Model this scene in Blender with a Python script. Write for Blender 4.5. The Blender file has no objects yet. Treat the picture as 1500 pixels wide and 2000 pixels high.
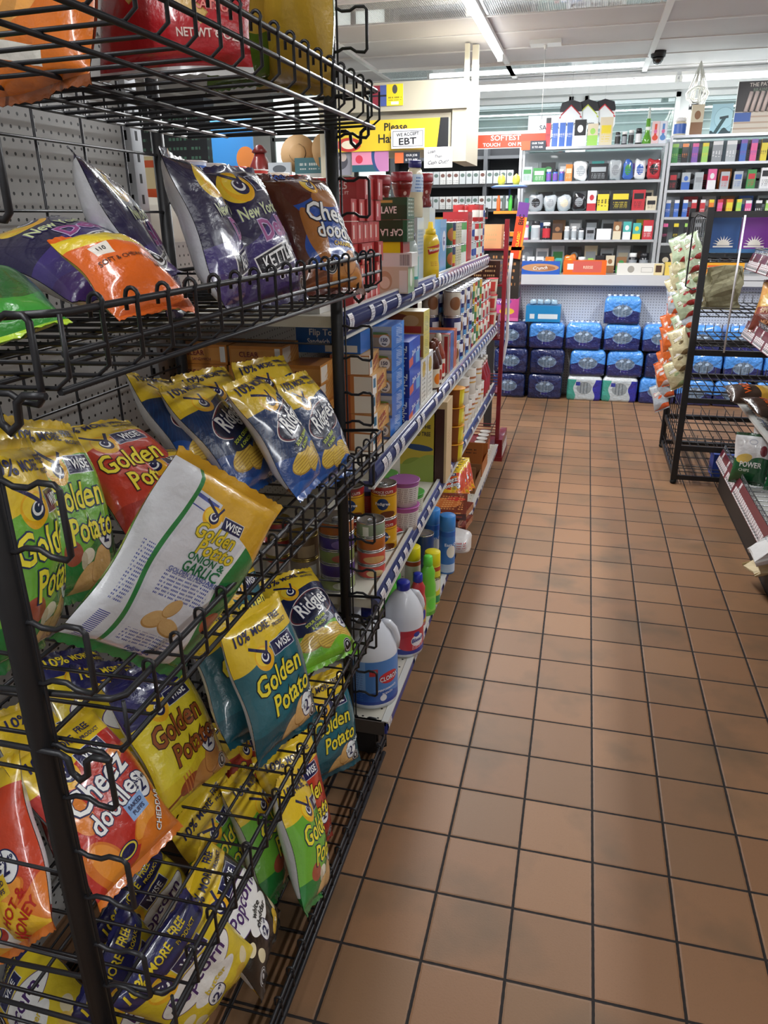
import bpy, bmesh, math, random
from mathutils import Vector, Matrix
from math import sin, cos, pi, radians, atan2, sqrt
D = bpy.data
SC = bpy.context.scene
COL = SC.collection
random.seed(7)

def srgb(c):
    if isinstance(c, str):
        c = [int(c[i:i+2], 16)/255 for i in (0, 2, 4)]
    return tuple((x/12.92 if x <= .04045 else ((x+.055)/1.055)**2.4) for x in c[:3]) + (1,)

# ------------------------------------------------------------------ camera
cam_d = D.cameras.new('camera'); cam = D.objects.new('camera', cam_d); COL.objects.link(cam)
R_ = Vector((0.96873277, 0.2479261, -0.00945861)); U_ = Vector((-0.08263599, 0.35836453, 0.92991728)); F_ = Vector((-0.23394039, 0.90005973, -0.36764709))
cam.matrix_world = Matrix(((R_.x, U_.x, -F_.x, -0.1566), (R_.y, U_.y, -F_.y, -1.2447), (R_.z, U_.z, -F_.z, 1.6605), (0, 0, 0, 1)))
cam_d.sensor_width = 36; cam_d.lens = 1453.58*36/2000; cam_d.clip_start = .02
SC.camera = cam
# ------------------------------------------------------------------ colour management
SC.view_settings.view_transform = 'Standard'
SC.view_settings.look = 'None'
SC.view_settings.gamma = 1
SC.view_settings.use_curve_mapping = False
SC.view_settings.exposure = 0.0
# ------------------------------------------------------------------ world
w = D.worlds.new('world'); SC.world = w; w.use_nodes = True
w.node_tree.nodes['Background'].inputs[0].default_value = (.9, .96, 1, 1)
w.node_tree.nodes['Background'].inputs[1].default_value = 1.0
# ------------------------------------------------------------------ ceiling lamp light (the fluorescent rows)
def area(name, loc, sx, sy, power, col=(.97, .99, 1), rot=(0, 0, 0)):
    l = D.lights.new(name, 'AREA'); l.shape = 'RECTANGLE'; l.size = sx; l.size_y = sy; l.energy = power; l.color = col
    o = D.objects.new(name, l); o.location = loc; o.rotation_euler = rot; COL.objects.link(o); return o
area('lamp_row_light', (-.98, 4.2, 2.84), .12, 3.6, 140)
area('lamp_row_light', (-.98, -1.9, 2.84), .12, 3.0, 30)
area('lamp_row_light', (1.46, 3.3, 2.84), .12, 4.4, 108)
area('lamp_row_light', (1.46, -1.9, 2.84), .12, 3.0, 34)
area('lamp_row_light', (-3.4, 2.6, 2.84), .12, 7.0, 80)
area('lamp_row_light', (.4, 7.05, 2.80), 4.6, .12, 112)
area('lamp_row_light', (-2.6, -3.0, 2.84), 2.4, .12, 22)

# ------------------------------------------------------------------ materials
MATS = {}
def _mat(name):
    m = D.materials.new(name); m.use_nodes = True
    nt = m.node_tree; b = nt.nodes['Principled BSDF']; return m, nt, b
def plain(name, col, rough=.5, metal=0, coat=0, emit=None, alpha=1, spec=.5, trans=0, bump=None):
    if name in MATS: return MATS[name]
    m, nt, b = _mat(name)
    b.inputs['Base Color'].default_value = srgb(col); b.inputs['Roughness'].default_value = rough
    b.inputs['Metallic'].default_value = metal; b.inputs['Coat Weight'].default_value = coat
    b.inputs['Specular IOR Level'].default_value = spec
    b.inputs['Transmission Weight'].default_value = trans
    b.inputs['Alpha'].default_value = alpha
    if emit: b.inputs['Emission Color'].default_value = srgb(emit[0]); b.inputs['Emission Strength'].default_value = emit[1]
    if bump: add_bump(nt, b, *bump)
    MATS[name] = m; return m
def add_bump(nt, b, scale, strength, dist=.002, coord='Object', detail=3, stretch=None):
    tc = nt.nodes.new('ShaderNodeTexCoord'); n = nt.nodes.new('ShaderNodeTexNoise'); bp = nt.nodes.new('ShaderNodeBump')
    n.inputs['Scale'].default_value = scale; n.inputs['Detail'].default_value = detail
    src = tc.outputs[coord]
    if stretch:
        mp = nt.nodes.new('ShaderNodeMapping'); mp.inputs['Scale'].default_value = stretch
        nt.links.new(src, mp.inputs[0]); src = mp.outputs[0]
    nt.links.new(src, n.inputs['Vector']); nt.links.new(n.outputs['Fac'], bp.inputs['Height'])
    bp.inputs['Strength'].default_value = strength; bp.inputs['Distance'].default_value = dist
    nt.links.new(bp.outputs[0], b.inputs['Normal']); return bp
class NB:
    def __init__(s, nt): s.nt = nt
    def m(s, op, a, b=None, c=None):
        n = s.nt.nodes.new('ShaderNodeMath'); n.operation = op
        for i, v in enumerate((a, b, c)):
            if v is None: continue
            if isinstance(v, (int, float)): n.inputs[i].default_value = v
            else: s.nt.links.new(v, n.inputs[i])
        return n.outputs[0]
    def mix(s, f, a, b):
        n = s.nt.nodes.new('ShaderNodeMix'); n.data_type = 'RGBA'
        for i, v in ((0, f), (6, a), (7, b)):
            if isinstance(v, (int, float, tuple)): n.inputs[i].default_value = v
            else: s.nt.links.new(v, n.inputs[i])
        return n.outputs[2]
def mask(nb, u, v, L):
    k, p = L[0], L[1]; m = nb.m
    def loc(cx, cy, r):
        du, dv = m('SUBTRACT', u, cx), m('SUBTRACT', v, cy)
        if r == 0: return du, dv
        c, s_ = cos(r), sin(r)
        return m('ADD', m('MULTIPLY', du, c), m('MULTIPLY', dv, s_)), m('ADD', m('MULTIPLY', du, -s_), m('MULTIPLY', dv, c))
    if k == 'ell':
        cx, cy, rx, ry = p[:4]; a, b = loc(cx, cy, p[4] if len(p) > 4 else 0)
        a = m('DIVIDE', a, rx); b = m('DIVIDE', b, ry)
        return m('LESS_THAN', m('ADD', m('MULTIPLY', a, a), m('MULTIPLY', b, b)), 1)
    if k == 'rect':
        cx, cy, hx, hy = p[:4]; a, b = loc(cx, cy, p[4] if len(p) > 4 else 0)
        return m('MULTIPLY', m('LESS_THAN', m('ABSOLUTE', a), hx), m('LESS_THAN', m('ABSOLUTE', b), hy))
    if k in ('above', 'below'):     # v0, slope, amp, freq, phase
        v0, sl, am, fr, ph = (list(p) + [0]*5)[:5]
        e = m('ADD', m('MULTIPLY', u, sl), v0)
        if am: e = m('ADD', e, m('MULTIPLY', m('SINE', m('ADD', m('MULTIPLY', u, fr), ph)), am))
        return m('GREATER_THAN' if k == 'above' else 'LESS_THAN', v, e)
    if k == 'right' or k == 'left':  # u0, slope, amp, freq, phase
        v0, sl, am, fr, ph = (list(p) + [0]*5)[:5]
        e = m('ADD', m('MULTIPLY', v, sl), v0)
        if am: e = m('ADD', e, m('MULTIPLY', m('SINE', m('ADD', m('MULTIPLY', v, fr), ph)), am))
        return m('GREATER_THAN' if k == 'right' else 'LESS_THAN', u, e)
    if k == 'lines':                # cx cy hx hy rot period duty : ruled lines inside a rectangle
        cx, cy, hx, hy, r, per, du = p; a, b = loc(cx, cy, r)
        q = m('LESS_THAN', m('FRACT', m('DIVIDE', m('ADD', b, 10*per), per)), du)
        inside = m('MULTIPLY', m('LESS_THAN', m('ABSOLUTE', a), hx), m('LESS_THAN', m('ABSOLUTE', b), hy))
        return m('MULTIPLY', q, inside)
    if k == 'words':                # broken ruled lines, like small print
        cx, cy, hx, hy, r, per, du = p; a, b = loc(cx, cy, r)
        row = m('FLOOR', m('DIVIDE', m('ADD', b, 10*per), per))
        q = m('LESS_THAN', m('FRACT', m('DIVIDE', m('ADD', b, 10*per), per)), du)
        wv = m('SINE', m('ADD', m('MULTIPLY', a, 2.3/per), m('MULTIPLY', row, 37.7)))
        w2 = m('SINE', m('ADD', m('MULTIPLY', a, 5.9/per), m('MULTIPLY', row, 11.3)))
        g = m('MULTIPLY', m('GREATER_THAN', m('ADD', wv, w2), -.75), m('GREATER_THAN', m('SINE', m('ADD', m('MULTIPLY', a, 13/per), m('MULTIPLY', row, 5.1))), -.55))
        inside = m('MULTIPLY', m('LESS_THAN', m('ABSOLUTE', a), hx), m('LESS_THAN', m('ABSOLUTE', b), hy))
        return m('MULTIPLY', m('MULTIPLY', q, g), inside)
def design(name, base, layers=(), rough=.4, metal=0, coat=0, bump=None, spec=.5):
    """printed surface; the layers are laid over the base colour in UV metres"""
    if name in MATS: return MATS[name]
    m, nt, b = _mat(name); nb = NB(nt)
    uvn = nt.nodes.new('ShaderNodeUVMap'); sp = nt.nodes.new('ShaderNodeSeparateXYZ'); nt.links.new(uvn.outputs[0], sp.inputs[0])
    c = srgb(base)
    for L in layers:
        c = nb.mix(mask(nb, sp.outputs[0], sp.outputs[1], L), c, srgb(L[2]))
    if isinstance(c, tuple): b.inputs['Base Color'].default_value = c
    else: nt.links.new(c, b.inputs['Base Color'])
    b.inputs['Roughness'].default_value = rough; b.inputs['Metallic'].default_value = metal; b.inputs['Coat Weight'].default_value = coat
    b.inputs['Coat Roughness'].default_value = .08
    b.inputs['Specular IOR Level'].default_value = spec
    if bump: add_bump(nt, b, *bump)
    MATS[name] = m; return m

# ------------------------------------------------------------------ mesh helpers
class MB:
    def __init__(s): s.v = []; s.f = []; s.m = []; s.uv = []; s.smooth = []
    def face(s, pts, mi=0, uv=None, smooth=False):
        i = len(s.v); s.v += [tuple(p) for p in pts]; s.f.append(tuple(range(i, i+len(pts)))); s.m.append(mi)
        s.uv.append(uv or [(0, 0)]*len(pts)); s.smooth.append(smooth)
    def grid(s, rows, mi=0, uvs=None, smooth=True, closed=False, flip=False):
        base = len(s.v); n = len(rows[0])
        for r in rows: s.v += [tuple(p) for p in r]
        nc = n if closed else n-1
        for i in range(len(rows)-1):
            for j in range(nc):
                a, b2, c, d = base+i*n+j, base+i*n+(j+1) % n, base+(i+1)*n+(j+1) % n, base+(i+1)*n+j
                q = (a, b2, c, d) if not flip else (a, d, c, b2)
                s.f.append(q); s.m.append(mi); s.smooth.append(smooth)
                if uvs:
                    def g(x): x -= base; return uvs[x//n][x % n]
                    if closed and j == n-1:
                        W = uvs[i][0]; per = uvs[i][1][0]-uvs[i][0][0]
                        lo = {b2: (uvs[i][n-1][0]+per, uvs[i][n-1][1]), c: (uvs[i+1][n-1][0]+per, uvs[i+1][n-1][1])}
                        s.uv.append([lo.get(x, g(x)) for x in q])
                    else: s.uv.append([g(x) for x in q])
                else: s.uv.append([(0, 0)]*4)
    def box(s, x0, x1, y0, y1, z0, z1, mi=0, mis=None, M=None):
        """mis: materials for front(-y), right(+x), back(+y), left(-x), top, bottom; UVs in metres from the middle of the bottom edge"""
        P = lambda x, y, z: (M @ Vector((x, y, z))) if M else (x, y, z)
        a = mis or [mi]*6; w2, d2, h = (x1-x0)/2, (y1-y0)/2, z1-z0
        s.face([P(x0, y0, z0), P(x1, y0, z0), P(x1, y0, z1), P(x0, y0, z1)], a[0], [(-w2, 0), (w2, 0), (w2, h), (-w2, h)])
        s.face([P(x1, y0, z0), P(x1, y1, z0), P(x1, y1, z1), P(x1, y0, z1)], a[1], [(-d2, 0), (d2, 0), (d2, h), (-d2, h)])
        s.face([P(x1, y1, z0), P(x0, y1, z0), P(x0, y1, z1), P(x1, y1, z1)], a[2], [(-w2, 0), (w2, 0), (w2, h), (-w2, h)])
        s.face([P(x0, y1, z0), P(x0, y0, z0), P(x0, y0, z1), P(x0, y1, z1)], a[3], [(-d2, 0), (d2, 0), (d2, h), (-d2, h)])
        s.face([P(x0, y0, z1), P(x1, y0, z1), P(x1, y1, z1), P(x0, y1, z1)], a[4], [(-w2, -d2), (w2, -d2), (w2, d2), (-w2, d2)])
        s.face([P(x0, y1, z0), P(x1, y1, z0), P(x1, y0, z0), P(x0, y0, z0)], a[5], [(-w2, -d2), (w2, -d2), (w2, d2), (-w2, d2)])
    def tube(s, pts, r, n=6, closed=False, mi=0, cap=True):
        pts = [Vector(p) for p in pts]; N = len(pts); rows = []
        T = []
        for i in range(N):
            if closed: t = (pts[(i+1) % N]-pts[i-1])
            else: t = pts[min(i+1, N-1)]-pts[max(i-1, 0)]
            T.append(t.normalized())
        ref = Vector((0, 0, 1)) if abs(T[0].z) < .9 else Vector((1, 0, 0))
        nrm = T[0].cross(ref).normalized()
        for i in range(N):
            nrm = (nrm - T[i]*nrm.dot(T[i]))
            nrm = nrm.normalized() if nrm.length > 1e-6 else T[i].orthogonal().normalized()
            bn = T[i].cross(nrm)
            k = 1
            if 0 < i < N-1 or closed:
                c = (pts[(i+1) % N]-pts[i]).normalized().dot((pts[i]-pts[i-1]).normalized()); k = 1/max(.6, sqrt(max(0, (1+c)/2)))
            rr = r[i] if isinstance(r, (list, tuple)) else r
            rows.append([pts[i]+nrm*cos(2*pi*j/n)*rr*k+bn*sin(2*pi*j/n)*rr*k for j in range(n)])
        if closed: rows.append(rows[0])
        s.grid(rows, mi, None, True, True)
        if cap and not closed:
            b0 = len(s.v)
            s.face(rows[0][::-1], mi); s.face(rows[-1], mi)
    def lathe(s, prof, n=20, mi=0, mis=None, cx=0, cy=0, cap0=True, cap1=True, capmi=None, smooth=True, uvr=None, sx=1, sy=1):
        """prof: (r, z) pairs; UV u = arc length from the front (-y), v = z"""
        R0 = uvr or max(p[0] for p in prof)
        for i in range(len(prof)-1):
            rows = []; uv = []
            for (r, z) in prof[i:i+2]:
                rows.append([(cx+sx*r*sin(2*pi*j/n-pi), cy-sy*r*cos(2*pi*j/n-pi), z) for j in range(n)])
                uv.append([(R0*(2*pi*j/n-pi), z) for j in range(n)])
            s.grid(rows, (mis[i] if mis else mi), uv, smooth, True)
        for c, (r, z), fl in ((cap0, prof[0], True), (cap1, prof[-1], False)):
            if c and r > 1e-5:
                ring = [(cx+sx*r*sin(2*pi*j/n-pi), cy-sy*r*cos(2*pi*j/n-pi), z) for j in range(n)]
                s.face(ring[::-1] if fl else ring, (capmi if capmi is not None else (mis[0 if fl else -1] if mis else mi)), [(p[0]-cx, p[1]-cy) for p in (ring[::-1] if fl else ring)])
    def mesh(s, name, mats, merge=True):
        me = D.meshes.new(name); me.from_pydata(s.v, [], s.f)
        for m_ in mats: me.materials.append(m_)
        me.polygons.foreach_set('material_index', s.m); me.polygons.foreach_set('use_smooth', s.smooth)
        ul = me.uv_layers.new(name='UVMap'); flat = [c for f in s.uv for p in f for c in p]
        ul.data.foreach_set('uv', flat)
        if merge:
            bm = bmesh.new(); bm.from_mesh(me); bmesh.ops.remove_doubles(bm, verts=bm.verts, dist=1e-6); bm.to_mesh(me); bm.free()
        me.update(); return me
def link(name, me, parent=None, loc=None, rot=None):
    o = D.objects.new(name, me); COL.objects.link(o)
    if parent: o.parent = parent
    if loc is not None: o.location = loc
    if rot is not None: o.rotation_euler = rot
    return o
def part(name, mb, mats, parent=None, loc=None, rot=None, merge=True):
    if not isinstance(mats, (list, tuple)): mats = [mats]
    return link(name, mb.mesh(name, mats, merge), parent, loc, rot)
def tag(o, label, cat, group=None):
    o['label'] = label; o['category'] = cat
    if group: o['group'] = group
    return o
def thing(name, label, cat, loc=(0, 0, 0), rz=0, group=None, rot=None):
    o = D.objects.new(name, None); o.empty_display_size = .05; COL.objects.link(o); o.location = loc
    o.rotation_euler = rot or (0, 0, rz); return tag(o, label, cat, group)
def struct(name, mb, mats):
    o = part(name, mb, mats); o['kind'] = 'structure'; return o
def dup(root, loc, rz=None, label=None, group=None, rot=None):
    r = root.copy(); COL.objects.link(r); r.location = loc
    if rz is not None: r.rotation_euler = (0, 0, rz)
    if rot is not None: r.rotation_euler = rot
    if label: r['label'] = label
    if group: r['group'] = group
    for ch in list(root.children):
        c = ch.copy(); COL.objects.link(c); c.parent = r
        for g in ch.children:
            e = g.copy(); COL.objects.link(e); e.parent = c
    return r

# ------------------------------------------------------------------ lettering
TXT = {}
def glyphs(s, off=0):
    k = (s, off)
    if k in TXT: return TXT[k]
    cu = D.curves.new('lettering', 'FONT'); cu.body = s; cu.size = 1; cu.align_x = 'CENTER'; cu.align_y = 'CENTER'; cu.resolution_u = 2
    cu.offset = off; cu.space_character = 1.0
    o = D.objects.new('lettering', cu); me = D.meshes.new_from_object(o)
    vs = [(v.co.x, v.co.y) for v in me.vertices]; fs = [tuple(p.vertices) for p in me.polygons]
    D.objects.remove(o); D.curves.remove(cu); D.meshes.remove(me)
    if vs:
        x0 = min(v[0] for v in vs); x1 = max(v[0] for v in vs); y0 = min(v[1] for v in vs); y1 = max(v[1] for v in vs)
        cx, cy = (x0+x1)/2, (y0+y1)/2; vs = [(a-cx, b-cy) for a, b in vs]
    TXT[k] = (vs, fs); return TXT[k]
def lettering(items, fmap, mats_name, parent, cut=None, part_name='lettering', base_off=.0007):
    """items: (text, size, cx, cy, rot, colour, outline colour|None, shear, xscale); fmap(u, v, off) -> 3D point"""
    bm = bmesh.new(); mats = []; offs = []
    lay = bm.faces.layers.int.new('k')
    seq = []
    for n, it in enumerate(items):
        s, size, cx, cy, rot, col, oc, sh, xs = (list(it)+[None]*9)[:9]
        rot = rot or 0; sh = sh or 0; xs = xs or 1
        if oc: seq.append((s, size, cx, cy, rot, oc, sh, xs, .058 if size > .03 else .045, 0))
        seq.append((s, size, cx, cy, rot, col, sh, xs, .018 if size > .03 else (.02 if len(s) < 14 else .008), 1))
    info = []
    for (s, size, cx, cy, rot, col, sh, xs, off, lv) in seq:
        vs, fs = glyphs(s, off)
        if col not in mats: mats.append(col)
        mi = mats.index(col); c, sn = cos(rot), sin(rot)
        bv = []
        for (a, b) in vs:
            x = (a+b*sh)*size*xs; y = b*size
            bv.append(bm.verts.new((cx+x*c-y*sn, cy+x*sn+y*c, 0)))
        for f in fs:
            try: fc = bm.faces.new([bv[i] for i in f])
            except ValueError: continue
            fc.material_index = mi; fc[lay] = lv
    if cut:
        us = [v.co.x for v in bm.verts]; vs_ = [v.co.y for v in bm.verts]
        if us:
            for ax, lo, hi in ((0, min(us), max(us)), (1, min(vs_), max(vs_))):
                k = math.ceil(lo/cut)
                while k*cut < hi:
                    co = Vector((k*cut, 0, 0)) if ax == 0 else Vector((0, k*cut, 0)); no = Vector((1, 0, 0)) if ax == 0 else Vector((0, 1, 0))
                    bmesh.ops.bisect_plane(bm, geom=bm.verts[:]+bm.edges[:]+bm.faces[:], plane_co=co, plane_no=no); k += 1
    for v in bm.verts:
        lv = max([f[lay] for f in v.link_faces] or [0])
        v.co = Vector(fmap(v.co.x, v.co.y, base_off+.0006*lv))
    me = D.meshes.new(part_name); bm.to_mesh(me); bm.free()
    for c in mats: me.materials.append(plain('ink_'+c, c, .45))
    return link(part_name, me, parent)
# ------------------------------------------------------------------ room
def floor_mat():
    m, nt, b = _mat('quarry_tile'); nb = NB(nt); q = nb.m
    g = nt.nodes.new('ShaderNodeNewGeometry'); sp = nt.nodes.new('ShaderNodeSeparateXYZ'); nt.links.new(g.outputs['Position'], sp.inputs[0])
    T = .2
    fx = q('DIVIDE', sp.outputs[0], T); fy = q('DIVIDE', sp.outputs[1], T)
    ax = q('ABSOLUTE', q('SUBTRACT', q('FRACT', q('ADD', fx, 100.5)), .5)); ay = q('ABSOLUTE', q('SUBTRACT', q('FRACT', q('ADD', fy, 100.5)), .5))
    mn = q('MINIMUM', ax, ay)
    nz = nt.nodes.new('ShaderNodeTexNoise'); nz.inputs['Scale'].default_value = 60; nt.links.new(g.outputs['Position'], nz.inputs['Vector'])
    gw = q('ADD', .013, q('MULTIPLY', nz.outputs['Fac'], .010))
    grout = q('LESS_THAN', mn, gw)
    cid = nt.nodes.new('ShaderNodeCombineXYZ'); nt.links.new(q('FLOOR', fx), cid.inputs[0]); nt.links.new(q('FLOOR', fy), cid.inputs[1])
    wn = nt.nodes.new('ShaderNodeTexWhiteNoise'); wn.noise_dimensions = '3D'; nt.links.new(cid.outputs[0], wn.inputs['Vector'])
    cr = nt.nodes.new('ShaderNodeValToRGB'); cr.color_ramp.elements[0].color = srgb('7a5c42'); cr.color_ramp.elements[1].color = srgb('8d694b'); cr.color_ramp.elements[0].position = 0
    e = cr.color_ramp.elements.new(.5); e.color = srgb('835f43')
    nt.links.new(wn.outputs['Value'], cr.inputs[0])
    n2 = nt.nodes.new('ShaderNodeTexNoise'); n2.inputs['Scale'].default_value = 3.2; n2.inputs['Detail'].default_value = 4; nt.links.new(g.outputs['Position'], n2.inputs['Vector'])
    st = q('MULTIPLY', q('MAXIMUM', q('SUBTRACT', n2.outputs['Fac'], .50), 0), 3.2)
    c = nb.mix(st, cr.outputs[0], srgb('5a4c3a'))
    n3 = nt.nodes.new('ShaderNodeTexNoise'); n3.inputs['Scale'].default_value = 220; nt.links.new(g.outputs['Position'], n3.inputs['Vector'])
    c = nb.mix(q('MULTIPLY', q('MAXIMUM', q('SUBTRACT', n3.outputs['Fac'], .55), 0), 1.2), c, srgb('6f5138'))
    c = nb.mix(grout, c, srgb('241f1e'))
    nt.links.new(c, b.inputs['Base Color'])
    nt.links.new(q('ADD', .50, q('MULTIPLY', grout, .35)), b.inputs['Roughness'])
    b.inputs['Specular IOR Level'].default_value = .32
    bp = nt.nodes.new('ShaderNodeBump'); bp.inputs['Strength'].default_value = .6; bp.inputs['Distance'].default_value = .003
    nt.links.new(q('ADD', q('MINIMUM', q('MULTIPLY', mn, 25), 1), q('MULTIPLY', n3.outputs['Fac'], .12)), bp.inputs['Height']); nt.links.new(bp.outputs[0], b.inputs['Normal'])
    return m
b = MB(); b.box(-5.2, 4.2, -4.2, 8.1, -.1, 0); struct('floor', b, floor_mat())
def ceil_mat():
    m, nt, b = _mat('ceiling_panel'); nb = NB(nt); q = nb.m
    g = nt.nodes.new('ShaderNodeNewGeometry'); sp = nt.nodes.new('ShaderNodeSeparateXYZ'); nt.links.new(g.outputs['Position'], sp.inputs[0])
    nz = nt.nodes.new('ShaderNodeTexNoise'); nz.inputs['Scale'].default_value = 1.5; nz.inputs['Detail'].default_value = 5; nt.links.new(g.outputs['Position'], nz.inputs['Vector'])
    c = nb.mix(nz.outputs['Fac'], srgb('b9b4b4'), srgb('d2cecd'))
    nt.links.new(c, b.inputs['Base Color']); b.inputs['Roughness'].default_value = .55
    return m
b = MB(); b.box(-5.2, 4.2, -4.2, 8.1, 2.95, 3.1); struct('ceiling', b, ceil_mat())
wall = plain('wall_paint', 'cfd0cc', .8)
b = MB(); b.box(-5.2, -5.0, -4.2, 8.1, 0, 2.95); struct('wall_left', b, wall)
b = MB(); b.box(4.0, 4.2, -4.2, 8.1, 0, 2.95); struct('wall_right', b, wall)
b = MB(); b.box(-5, 4, -4.2, -4.0, 0, 2.95); struct('wall_front', b, wall)
# back wall with window openings
wins = [(-3.2, -1.9), (-1.75, -.42), (-.30, .66), (.86, 2.1), (2.2, 3.4)]
zt, zb = 2.84, 1.55
b = MB(); b.box(-5, 4, 8.0, 8.1, 0, zb); b.box(-5, 4, 8.0, 8.1, zt, 2.95)
xs = [-5]+[x for wn_ in wins for x in wn_]+[4]
for i in range(0, len(xs), 2): b.box(xs[i], xs[i+1], 8.0, 8.1, zb, zt)
struct('wall_back', b, plain('window_wall_paint', 'dfe2e0', .6))
fr = plain('white_window_frame', 'eef0ee', .4); 
blind = design('shutter_slats', '9aa2a3', [('lines', (0, .65, 2, .7, 0, .085, .12), '868d8e')], .5)
glass = None
def glass_mat(name='clear_glass', tint='f4fbfa', f=.10):
    if name in MATS: return MATS[name]
    m = D.materials.new(name); m.use_nodes = True; nt = m.node_tree; nt.nodes.clear()
    o = nt.nodes.new('ShaderNodeOutputMaterial'); mx = nt.nodes.new('ShaderNodeMixShader'); t = nt.nodes.new('ShaderNodeBsdfTransparent'); g = nt.nodes.new('ShaderNodeBsdfGlossy')
    t.inputs[0].default_value = srgb(tint); g.inputs['Roughness'].default_value = .03; mx.inputs[0].default_value = f
    nt.links.new(t.outputs[0], mx.inputs[1]); nt.links.new(g.outputs[0], mx.inputs[2]); nt.links.new(mx.outputs[0], o.inputs[0]); MATS[name] = m; return m
for i, (a, c) in enumerate(wins):
    b = MB(); t = .045
    for bx in ((a, a+t, zb, zt), (c-t, c, zb, zt), (a, c, zt-t, zt), (a, c, zb, zb+t)): b.box(bx[0], bx[1], 7.96, 8.06, bx[2], bx[3])
    wo = struct('window_%d' % (i+1), b, fr)
    g = MB(); g.box(a+t, c-t, 8.0, 8.006, zb+t, zt-t); part('pane', g, glass_mat(f=.07), wo)
    s = MB(); w_ = (c-a)/2; mid = (a+c)/2
    for k in range(15):
        z0 = zb+.03+k*.084
        s.box(a+.02, c-.02, 8.065, 8.075, z0, z0+.076)
    part('shutter', s, blind, wo)
# ceiling joints and runners
jm = plain('joint_strip', 'e3e1df', .4)
b = MB()
for k in range(-6, 6):
    y = 5.3+.6*k
    if y < 7.95: b.box(-5, 4, y-.009, y+.009, 2.942, 2.95)
struct('trim_1', b, jm)
b = MB()
for x in (-4.64, -3.42, -2.2, -.98, .24, 1.46, 2.68): b.box(x-.022, x+.022, -4, 8, 2.93, 2.95)
struct('trim_2', b, jm)
b = MB(); b.box(-5, 4, 7.94, 8.0, 2.86, 2.95); struct('trim_3', b, fr)
def prism_mat():
    m, nt, b = _mat('prismatic_lens'); nb = NB(nt); q = nb.m
    g = nt.nodes.new('ShaderNodeNewGeometry'); sp = nt.nodes.new('ShaderNodeSeparateXYZ'); nt.links.new(g.outputs['Position'], sp.inputs[0])
    a = q('SINE', q('MULTIPLY', q('ADD', sp.outputs[0], sp.outputs[1]), 220)); c = q('SINE', q('MULTIPLY', q('SUBTRACT', sp.outputs[0], sp.outputs[1]), 220))
    h = q('MULTIPLY', a, c); bp = nt.nodes.new('ShaderNodeBump'); bp.inputs['Distance'].default_value = .006
    nt.links.new(h, bp.inputs['Height']); nt.links.new(bp.outputs[0], b.inputs['Normal'])
    nt.links.new(nb.mix(q('GREATER_THAN', h, 0), srgb('b9bdbf'), srgb('f2f5f6')), b.inputs['Base Color'])
    b.inputs['Roughness'].default_value = .12; b.inputs['Coat Weight'].default_value = 1
    b.inputs['Metallic'].default_value = .35
    return m
pm = prism_mat()
for y0, lab in ((4.1, 'ridged clear lens panel in the ceiling nearest the camera'), (6.5, 'ridged clear lens panel in the ceiling by the back windows')):
    t = thing('ceiling_lens_panel', lab, 'ceiling light', (-.98, y0+.3, 2.93))
    b = MB(); b.box(-1.19, 1.19, -.285, .285, 0, .01); part('lens', b, pm, t)
    b = MB()
    for bx in ((-1.21, 1.21, -.3, -.285), (-1.21, 1.21, .285, .3), (-1.21, -1.19, -.285, .285), (1.19, 1.21, -.285, .285)): b.box(bx[0], bx[1], bx[2], bx[3], -.006, .012)
    part('frame', b, jm, t)
# fluorescent tubes
tube_m = plain('lit_tube', 'ffffff', .3, emit=('f6fbff', 6))
def tube_lamp(loc, length, rz, label, group=None):
    t = thing('fluorescent_tube_lamp', label, 'ceiling light', loc, rz, group)
    b = MB(); b.box(-length/2, length/2, -.03, .03, .03, .06); part('housing', b, jm, t)
    b = MB(); b.tube([(-length/2+.02, 0, 0), (length/2-.02, 0, 0)], .021, 10); part('tube', b, tube_m, t)
    for s in (-1, 1):
        b = MB(); b.box(s*(length/2)-.012, s*(length/2)+.012, -.02, .02, -.022, .03); part('socket', b, plain('lamp_socket', 'd8d8d4', .5), t)
tube_lamp((-.98, 4.7, 2.88), 2.42, pi/2, 'long lit tube running along the aisle under the ceiling, its end above the beige booth')
tube_lamp((-.66, 7.3, 2.86), 2.40, 0, 'left lit tube of the crosswise row before the windows')
tube_lamp((1.78, 7.3, 2.86), 2.40, 0, 'right lit tube of the crosswise row before the windows')
for i, (x, y) in enumerate(((1.46, 1.2), (1.46, 3.7), (-.98, 1.6), (-.98, -1.8), (1.46, -1.8), (-3.42, 2.6))):
    tube_lamp((x, y, 2.88), 2.42, pi/2, 'lit tube lamp of the overhead rows above the aisles', 'overhead tube lamps above the aisles')

# ------------------------------------------------------------------ metals and plastics
wire = plain('black_wire', '26262a', .38, .2, bump=(90, .25, .001))
blackm = plain('black_enamel', '202023', .45, .1, bump=(60, .3, .001))
white_m = plain('cream_enamel', 'd9d5c8', .45)
def peg_mat(name, base, pitch, hole=.14, axis='yz', holec='151515', rough=.4, metal=0):
    if name in MATS: return MATS[name]
    m, nt, b = _mat(name); nb = NB(nt); q = nb.m
    g = nt.nodes.new('ShaderNodeNewGeometry'); sp = nt.nodes.new('ShaderNodeSeparateXYZ'); nt.links.new(g.outputs['Position'], sp.inputs[0])
    ix = {'x': 0, 'y': 1, 'z': 2}
    def f(k): return q('SUBTRACT', q('FRACT', q('ADD', q('DIVIDE', sp.outputs[ix[k]], pitch), 100)), .5)
    a, c = f(axis[0]), f(axis[1])
    msk = q('LESS_THAN', q('ADD', q('MULTIPLY', a, a), q('MULTIPLY', c, c)), hole*hole)
    nt.links.new(nb.mix(msk, srgb(base), srgb(holec)), b.inputs['Base Color']); b.inputs['Roughness'].default_value = rough; b.inputs['Metallic'].default_value = metal
    MATS[name] = m; return m

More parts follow.
